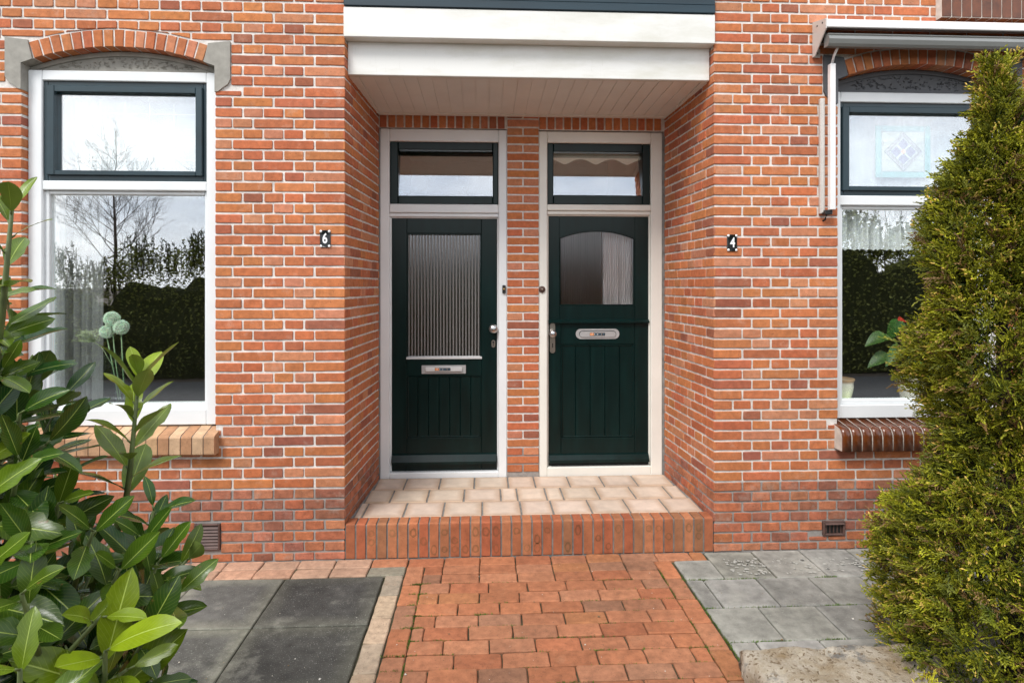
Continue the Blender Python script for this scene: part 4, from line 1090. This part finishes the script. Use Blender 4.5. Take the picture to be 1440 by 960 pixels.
# weathered stone block on the right
def stone_block():
    mb = MB(); x0, x1, y0, y1, zt = 1.150, 2.02, -1.72, -1.205, .120; nx, ny = 70, 42
    rr = random.Random(4)
    pits = [(rr.uniform(x0, x1), rr.uniform(y0, y1), rr.uniform(.006, .024), rr.uniform(.006, .022)) for _ in range(70)] + [(1.395, -1.275, .022, .03), (1.525, -1.262, .036, .032)]
    def h(x, y):
        e = min(x - x0, x1 - x, y - y0, y1 - y); z = zt - .035 * max(0, 1 - e / .035) ** 2 + .006 * math.sin(x * 23 + y * 9) * math.sin(y * 19)
        for px, py, r, d in pits:
            q = ((x - px) ** 2 + (y - py) ** 2) / r / r
            if q < 1: z -= d * (1 - q)
        return z + rr.uniform(-.0018, .0018)
    vs = []; fs = []
    for j in range(ny + 1):
        for i in range(nx + 1):
            x = x0 + (x1 - x0) * i / nx; y = y0 + (y1 - y0) * j / ny
            wob = .008 * math.sin(y * 40) if i in (0, nx) else .006 * math.sin(x * 31) if j in (0, ny) else 0
            vs.append((x + (wob if i in (0, nx) else 0), y + (wob if j in (0, ny) else 0), h(x, y)))
    for j in range(ny):
        for i in range(nx):
            a = j * (nx + 1) + i; fs.append((a, a + 1, a + nx + 2, a + nx + 1))
    ring = [i for i in range(nx + 1)] + [j * (nx + 1) + nx for j in range(1, ny + 1)] + [ny * (nx + 1) + i for i in range(nx - 1, -1, -1)] + [j * (nx + 1) for j in range(ny - 1, 0, -1)]
    o = len(vs); n = len(ring)
    for lv in (.66, .33, .0):
        for k in ring:
            x, y, z = vs[k]; vs.append((x + rr.uniform(-.006, .006), y + rr.uniform(-.006, .006), z * lv + (rr.uniform(-.004, .004) if lv else .001)))
    prev = ring
    for l in range(3):
        cur = [o + l * n + k for k in range(n)]
        for k in range(n): fs.append((prev[k], cur[k], cur[(k + 1) % n], prev[(k + 1) % n]))
        prev = cur
    mb.add(vs, fs, M['stone'], smooth=True); return mb.build('stone_block')
tag(stone_block(), 'low weathered cream stone block with dark stains and pits beside the brick path', 'stone')

# ------------------------------------------------------------------ cherry laurel in the left foreground
def laurel():
    root = thing('laurel_shrub', (-1.42, -2.72, 0), 'large cherry laurel shrub with glossy leaves in the left foreground', 'shrub')
    lf = MB(); st = MB(); rr = random.Random(21)
    camp = Vector((0, -3.85, 1.74))
    def shoot(tip, d, n, L, age, lean=.9, length=.45):
        tip = Vector(tip); d = Vector(d).normalized()
        side = d.orthogonal().normalized()
        base = tip - d * length
        mid = base.lerp(tip, .5) + Vector((0, 0, -.03))
        st.tube([tuple(base), tuple(mid), tuple(tip)], [.007, .0055, .003], M['stem'], 6)
        ph = rr.uniform(0, 6.28)
        for i in range(n):
            f = i / max(1, n - 1); p = tip - d * (length * .80 * (1 - f) ** 1.45)
            ang = ph + i * 2.4
            e1 = side; e2 = d.cross(e1)
            o = (e1 * math.cos(ang) + e2 * math.sin(ang))
            ld = (o * lean * (1.25 - .45 * f) + d * (.55 + .55 * f) + Vector((0, 0, .10))).normalized()
            up = (d - ld * d.dot(ld) + Vector((0, 0, .18))).normalized()
            if abs(up.dot(ld)) > .95: up = Vector((0, 0, 1))
            l = L * rr.uniform(.72, 1.16) * (1 - .30 * f * (1 if n > 5 else 0))
            young = age * (.35 + .65 * f)
            k = rr.uniform(.8, 1.2)
            c = ((.009 + .190 * young) * k, (.044 + .230 * young) * k, (.005 + .004 * young) * k)
            pet = p + ld * .012
            st.tube([tuple(p), tuple(pet)], .0018, M['stem'], 4)
            add_leaf(lf, pet, ld, up, l, l * rr.uniform(.48, .60), c, rr.uniform(-.1, .6), rr.uniform(.05, .42), 'laurel', M['laurel'], 10, .05, True, rr.choice([0, 0, 0, 4, 5, 6, 7, 8]))
    # named shoots that shape the outline
    hero = [((-.757, -2.50, 1.535), (.14, -.06, 1), 18, .138, 1.15, .78, .34),
            ((-.605, -2.60, 1.180), (.75, -.05, .6), 7, .115, .4, .8, .40),
            ((-.595, -2.88, 1.165), (.35, -.55, .75), 7, .150, .95, 1.0, .35),
            ((-.835, -2.75, 1.875), (.25, -.2, .9), 10, .120, .5, .9, .34),
            ((-.803, -2.73, 1.735), (.5, -.35, .55), 11, .125, .45, .95, .4),
            ((-.830, -2.70, 1.64), (.75, -.15, .35), 11, .125, .2, .95, .4),
            ((-.800, -2.73, 1.58), (.65, -.4, .35), 11, .125, .25, .95, .4),
            ((-.750, -2.75, 1.51), (.5, -.6, .5), 6, .150, .05, 1.0, .4),
            ((-.741, -2.70, 1.44), (.75, -.1, .25), 8, .140, .1, 1.0, .4),
            ((-.764, -2.60, 1.36), (.55, .1, .7), 8, .120, .1, 1.0, .4),
            ((-.716, -2.70, 1.33), (.5, -.6, .5), 8, .140, .3, 1.0, .4),
            ((-.665, -2.75, 1.30), (.5, -.5, .6), 8, .145, .15, 1.0, .4),
            ((-.620, -2.75, 1.23), (.5, -.5, .6), 8, .140, .2, 1.0, .4),
            ((-.590, -2.85, 1.20), (.6, -.3, .5), 7, .145, .7, 1.0, .4),
            ((-.640, -2.95, 1.29), (.3, -.6, .7), 7, .150, .25, 1.0, .4),
            ((-.697, -2.90, 1.41), (.4, -.6, .5), 8, .145, .35, 1.0, .4),
            ((-.656, -2.85, 1.32), (.45, -.6, .55), 8, .150, .1, 1.0, .4),
            ((-.605, -3.00, 1.21), (.3, -.4, .8), 7, .145, .5, 1.0, .4),
            ((-.560, -2.83, 1.10), (.7, -.2, .4), 8, .140, .6, 1.0, .4),
            ((-.756, -2.85, 1.50), (.4, -.6, .5), 8, .140, .8, 1.0, .4),
            ((-.712, -2.80, 1.44), (.5, -.55, .5), 8, .140, .1, 1.0, .4),
            ((-.670, -2.95, 1.33), (.35, -.6, .6), 8, .150, .3, 1.0, .4),
            ((-.570, -2.75, 1.02), (.8, -.2, .35), 8, .140, .2, 1.0, .4),
            ((-.600, -2.66, 1.20), (.45, -.35, .75), 9, .140, .15, 1.0, .4),
            ((-.550, -2.68, 1.15), (.6, -.4, .55), 9, .145, .25, 1.0, .4),
            ((-.570, -2.76, 1.11), (.5, -.5, .55), 9, .145, .1, 1.0, .4),
            ((-.640, -2.60, 1.28), (.35, -.35, .8), 9, .135, .05, 1.0, .4),
            ((-.640, -2.64, 1.24), (.3, -.5, .7), 9, .140, .1, 1.0, .4)]
    for q, (tp, *h) in enumerate(hero):
        sh = 0 if q < 4 else .085 if tp[2] > 1.3 else .035
        h[2] *= 1 if q < 3 else .86
        shoot((tp[0] - sh, tp[1] + sh * .2, tp[2]), *h)
    # outer dome facing every way
    c0 = Vector((-1.42, -2.66, 0))
    for i in range(330):
        a = rr.uniform(0, 2 * PI) if rr.random() < .45 else rr.gauss(-.72, .75); z = rr.uniform(.25, 1.72)
        rad_ = (.74 if z < 1.15 else .66) * math.sqrt(max(.02, 1 - ((z - .75) / 1.28) ** 2)) * rr.uniform(.86, 1.0)
        p = c0 + Vector((rad_ * math.cos(a), rad_ * .86 * math.sin(a), z))
        o = Vector((math.cos(a) * .8, math.sin(a) * .8, .45 + .6 * max(0, (z - .8)))) + (camp - p).normalized() * .25 * (rr.random() < .6)
        shoot(p, o + Vector((rr.uniform(-.3, .3), rr.uniform(-.3, .3), rr.uniform(0, .4))), rr.randint(6, 9), rr.uniform(.105, .150), rr.choice([0, 0, 0, .08, .12, .85]), .95, .4)
    for i in range(300):
        a = rr.uniform(0, 2 * PI) if rr.random() < .4 else rr.gauss(-.72, .8); z = rr.uniform(.2, 1.6); rad_ = rr.uniform(.15, .56) * (1 if z < 1.2 else .75)
        p = c0 + Vector((rad_ * math.cos(a), rad_ * math.sin(a), z))
        shoot(p, (math.cos(a), math.sin(a), .6), 8, .150, 0, .9, .3)
    for i in range(9):
        a = i * .7 + rr.uniform(-.2, .2); r = rr.uniform(.3, .55); h = rr.uniform(1.1, 1.6)
        st.tube([(-1.42 + .05 * math.cos(a), -2.70 + .05 * math.sin(a), 0), (-1.42 + r * .4 * math.cos(a), -2.7 + r * .4 * math.sin(a), h * .5), (-1.42 + r * math.cos(a), -2.7 + r * math.sin(a), h)], [.022, .015, .007], M['stem'], 7)
    lf.build('foliage', root); st.build('stem', root)
laurel()

# ------------------------------------------------------------------ conifers
def spray_proto(rr, n=7):
    """flat branching spray of scale leaves in the xy plane, along +x, unit length: list of (quad verts, tipness)"""
    out = []
    def seg(a, d, l, w, t):
        d = d.normalized(); s = Vector((-d.y, d.x, 0)); b = a + d * l; m = a + d * l * .55; zz = Vector((0, 0, w * .45))
        out.append(([a - s * w * .35, m - s * w * .5 - zz * .3, b, m + s * w * .5 - zz * .3, m + zz], t)); return b
    p = Vector((0, 0, 0)); d = Vector((1, 0, 0))
    for i in range(n):
        f = i / n; q = seg(p, d, 1.1 / n, .075, f * .8)
        for sg in (1, -1):
            if rr.random() < .9:
                a = rad(rr.uniform(26, 46)) * sg; d2 = Vector((math.cos(a), math.sin(a), rr.uniform(-.25, .25))); l = (.52 - .26 * f) * rr.uniform(.6, 1.1)
                st = p.lerp(q, rr.uniform(.3, .8)); m = seg(st, d2, l * .6, .072, f * .4 + .4)
                a2 = a * rr.uniform(.4, .9); seg(m - d2.normalized() * l * .05, Vector((math.cos(a2), math.sin(a2), rr.uniform(-.1, .3))), l * .55, .072, f * .3 + .75)
                if rr.random() < .6: a3 = a + rad(36) * rr.choice([1, -1]); seg(st + d2.normalized() * l * .4, Vector((math.cos(a3), math.sin(a3), .1)), l * .42, .066, f * .3 + .7)
        p = q; d = (d + Vector((0, rr.uniform(-.15, .15), rr.uniform(-.12, .12)))).normalized()
    return out
def conifer(name, base, prof, nspray, sl, label, cat, seed, dark, light, tipc, brown=.08, trunk=True, lean=0.0):
    rr = random.Random(seed); root = thing(name, base, label, cat)
    protos = [spray_proto(rr, rr.choice([3, 4, 4, 5])) for _ in range(12)]
    B = Vector(base); H = prof[-1][0]
    def rad_at(z):
        for (z0, r0), (z1, r1) in zip(prof[:-1], prof[1:]):
            if z0 <= z <= z1: return r0 + (r1 - r0) * (z - z0) / (z1 - z0)
        return .02
    import math as m_
    lumps = [(rr.uniform(0, 6.28), rr.uniform(0, H), rr.uniform(.10, .24), rr.uniform(-.30, .12)) for _ in range(100)]
    mb = MB(); wts = []
    zs = [rr.random() for _ in range(10)]
    cnt = 0
    while cnt < nspray:
        z = rr.uniform(.02, H); r0 = rad_at(z)
        if rr.random() > (r0 + .05) / .66: continue
        a = rr.uniform(0, 2 * PI); r = r0
        for la, lz, ls, lh in lumps:
            da = (a - la + PI) % (2 * PI) - PI; q = (da * r0) ** 2 + (z - lz) ** 2
            r += lh * r0 * 1.2 * m_.exp(-q / ls / ls)
        depth = rr.random() ** 2.0; r *= 1 - .42 * depth
        l = sl * rr.uniform(.6, 1.25); out = Vector((m_.cos(a), m_.sin(a), 0))
        p = B + out * max(0, r - l * .55) + Vector((-lean * z / H, 0, z))
        d = (out * rr.uniform(.35, 1.0) + Vector((rr.uniform(-.75, .75), rr.uniform(-.75, .75), rr.uniform(-.15, 1.05)))).normalized()
        if z > H * .9: d = (d + Vector((0, 0, .8))).normalized()
        s = d.cross(Vector((rr.uniform(-1, 1), rr.uniform(-1, 1), rr.uniform(-.4, 1)))).normalized(); n = d.cross(s)
        k = rr.uniform(.75, 1.25); gold = min(1, max(0, rr.random() ** 1.3 * .95 + .28 * math.sin(a * 5 + z * 3) * math.sin(z * 9 + a * 2))); isb = rr.random() < brown
        pr = rr.choice(protos); droop = rr.uniform(-.1, .35)
        for vs, t in pr:
            V = []
            for v in vs:
                w = p + d * (v.x * l) + s * (v.y * l) + n * (v.z * l); w.z -= droop * l * v.x * v.x * .5; V.append(tuple(w))
            if isb: c = (.19 * k, .115 * k, .045 * k)
            else:
                g_ = min(1, t * (.35 + .95 * gold)); c = tuple((dark[i] + (light[i] - dark[i]) * g_) * k for i in range(3))
                if t > .85 and gold > .72: c = tuple(q * k for q in tipc)
            mb.add(V, [(0, 1, 4), (1, 2, 4), (2, 3, 4), (3, 0, 4)], M['thuja'], c)
        cnt += 1
    mb.build('crown', root)
    if trunk:
        mb = MB(); mb.tube([tuple(B + Vector((-lean * z / H, 0, z))) for z in (0, H * .3, H * .6, H * .93)], [.045, .035, .02, .005], M['bark'], 8)
        for i in range(60):
            z = rr.uniform(.1, H * .9); a = rr.uniform(0, 6.28); r = rad_at(z) * .75
            q = B + Vector((0, 0, z)); e = q + Vector((r * math.cos(a), r * math.sin(a), r * rr.uniform(.2, .7)))
            mb.tube([tuple(q), tuple(q.lerp(e, .5) - Vector((0, 0, .02))), tuple(e)], [.009, .006, .003], M['bark'], 5)
        mb.build('trunk', root)
conifer('conifer', (2.36, -1.30, 0), [(0, .57), (.3, .575), (.6, .50), (.8, .455), (1.1, .40), (1.43, .38), (1.75, .37), (1.97, .35), (2.2, .285), (2.36, .16), (2.55, .11), (2.64, .09), (2.69, .05)],
        13500, .095, 'tall pyramidal green and gold conifer in front of the right window', 'tree', 5, (.011, .034, .004), (.37, .365, .018), (.52, .37, .085), .08, lean=.10)  # near-black base green also paints the shade between sprays; gold tips are growth
conifer('conifer', (1.47, -1.96, 0), [(0, .13), (.2, .10), (.36, .03), (.43, .01)], 170, .07, 'low bright yellow conifer sprig at the foot of the tall conifer', 'shrub', 8, (.30, .30, .02), (.55, .50, .03), (.60, .52, .05), 0, False)

# ------------------------------------------------------------------ across the street: hedge and bare trees (they show in the panes)
def hedge():
    root = thing('evergreen_hedge', (0, -8.4, -.05), 'dark evergreen hedge across the street, mirrored in the lower left pane', 'hedge')
    rr = random.Random(3); mb = MB()
    top = lambda x: 2.10 + (.70 if x > 4 else 0) + .22 * math.sin(x * 1.9 + .6) + .15 * math.sin(x * 4.3) + .08 * math.sin(x * 9.7)
    n = 260; X0, X1 = -16, 16
    sec = lambda x: [(-7.75, -.05), (-7.62, .8), (-7.74, top(x) - .75), (-8.1, top(x) - .50), (-8.9, top(x) - .6), (-9.2, .8), (-9.1, -.05)]
    vs = []; fs = []
    for i in range(n + 1):
        x = X0 + (X1 - X0) * i / n
        for y, z in sec(x): vs.append((x, y + rr.uniform(-.05, .05), z + rr.uniform(-.04, .04)))
    for i in range(n):
        for j in range(6): a = i * 7 + j; fs.append((a, a + 7, a + 8, a + 1))
    mb.add(vs, fs, M['hedge'], (.03, .034, .014)); mb.build('filler_core', root)  # added solid filler, dark, so no sky shows through the leaves
    mb = MB()
    for i in range(62000):
        x = rr.uniform(X0, X1); t = rr.random()
        if abs(x) > 11 and rr.random() < .7: continue
        if t < .58: z = rr.uniform(0, top(x)); y = -7.55 - .25 * abs(z / 2.1 - .4) + rr.uniform(-.14, .10)
        else: z = top(x) - rr.uniform(-.25, .5); y = rr.uniform(-8.6, -7.5)
        l = rr.uniform(.035, .085); a = rr.uniform(0, 6.28); d = Vector((math.cos(a), math.sin(a) * .8, rr.uniform(-.3, 1.2))).normalized(); s = d.orthogonal().normalized(); c = Vector((x, y, z))
        k = rr.uniform(.6, 1.4); w = l * .30
        mb.add([tuple(c), tuple(c + d * l * .5 + s * w), tuple(c + d * l), tuple(c + d * l * .5 - s * w)], [(0, 1, 2, 3)], M['hedge'], (.17 * k, .18 * k, .055 * k))
    for i in range(1500):
        x = rr.uniform(X0, 12); y = rr.uniform(-8.8, -7.7); h = rr.uniform(.1, .42) * (1.35 if rr.random() < .15 else 1); z0 = top(x) - .25; lean = rr.uniform(-.12, .12)
        mb.tube([(x, y, z0), (x + lean, y, z0 + .25 + h)], .006, M['hedge'], 4, (.03, .03, .015))
        for k in range(24):
            f = rr.random() ** .7; c = Vector((x + lean * f, y, z0 + (.25 + h) * f)); a = rr.uniform(0, 6.28); d = Vector((math.cos(a), math.sin(a), 1.2)).normalized(); s = d.orthogonal().normalized(); l = rr.uniform(.05, .09)
            mb.add([tuple(c), tuple(c + d * l * .5 + s * l * .28), tuple(c + d * l), tuple(c + d * l * .5 - s * l * .28)], [(0, 1, 2, 3)], M['hedge'], (.06, .07, .025))
    mb.build('foliage', root)
hedge()
def bare_tree(base, H, seed, lbl, spread=.5, n0=22):
    rr = random.Random(seed); root = thing('bare_tree', base, lbl, 'tree', 'bare trees across the street')
    tr = MB(); br = MB(); B = Vector(base); col = (.04, .035, .03)
    pts = [B + Vector((rr.uniform(-.04, .04), rr.uniform(-.04, .04), H * i / 8)) for i in range(9)]
    tr.tube([tuple(p) for p in pts], [H * .0095 * (1 - .9 * i / 8) for i in range(9)], M['bark'], 7); tr.build('trunk', root)
    def grow(p, d, l, r, lev):
        q = p; P = [p]; dd = d.copy()
        for i in range(4):
            dd = (dd + Vector((rr.uniform(-.2, .2), rr.uniform(-.2, .2), .10 + rr.uniform(-.1, .15)))).normalized(); q = q + dd * l / 4; P.append(q)
        br.tube([tuple(x) for x in P], [r * (1 - .18 * i) for i in range(5)], M['bark'], 4 if lev else 5, cap=False)
        if lev < 3:
            for i in range((7, 5, 4)[lev]):
                f = rr.uniform(.25, 1); k = min(3, int(f * 4)); s = P[k].lerp(P[k + 1], f * 4 - k)
                a = rr.uniform(0, 6.28); side = dd.orthogonal().normalized(); side.rotate(Matrix.Rotation(a, 3, dd))
                grow(s, (dd * .8 + side * rr.uniform(.5, 1.0)).normalized(), l * rr.uniform(.35, .55), r * .5, lev + 1)
    for i in range(n0):
        f = .38 + .58 * (i + rr.random()) / n0; z = H * f; a = i * 2.4 + rr.uniform(-.4, .4)
        l = H * spread * .62 * (1.08 - f) ** .75
        grow(B + Vector((0, 0, z)), Vector((math.cos(a), math.sin(a), .55 + .5 * f)).normalized(), l, .017 * (1.15 - f), 0)
    br.build('branch', root)
bare_tree((-8.15, -9.6, -.05), 5.2, 11, 'young leafless tree seen as the tall tree mirrored in the left window', .60, 30)
bare_tree((-5.6, -11.2, -.05), 6.6, 12, 'leafless tree whose twigs reach into the right edge of the left window reflection', .62, 20)
bare_tree((10.2, -10.6, -.05), 3.9, 13, 'leafless shrubby tree mirrored above the lace valance in the right window', .75, 14)
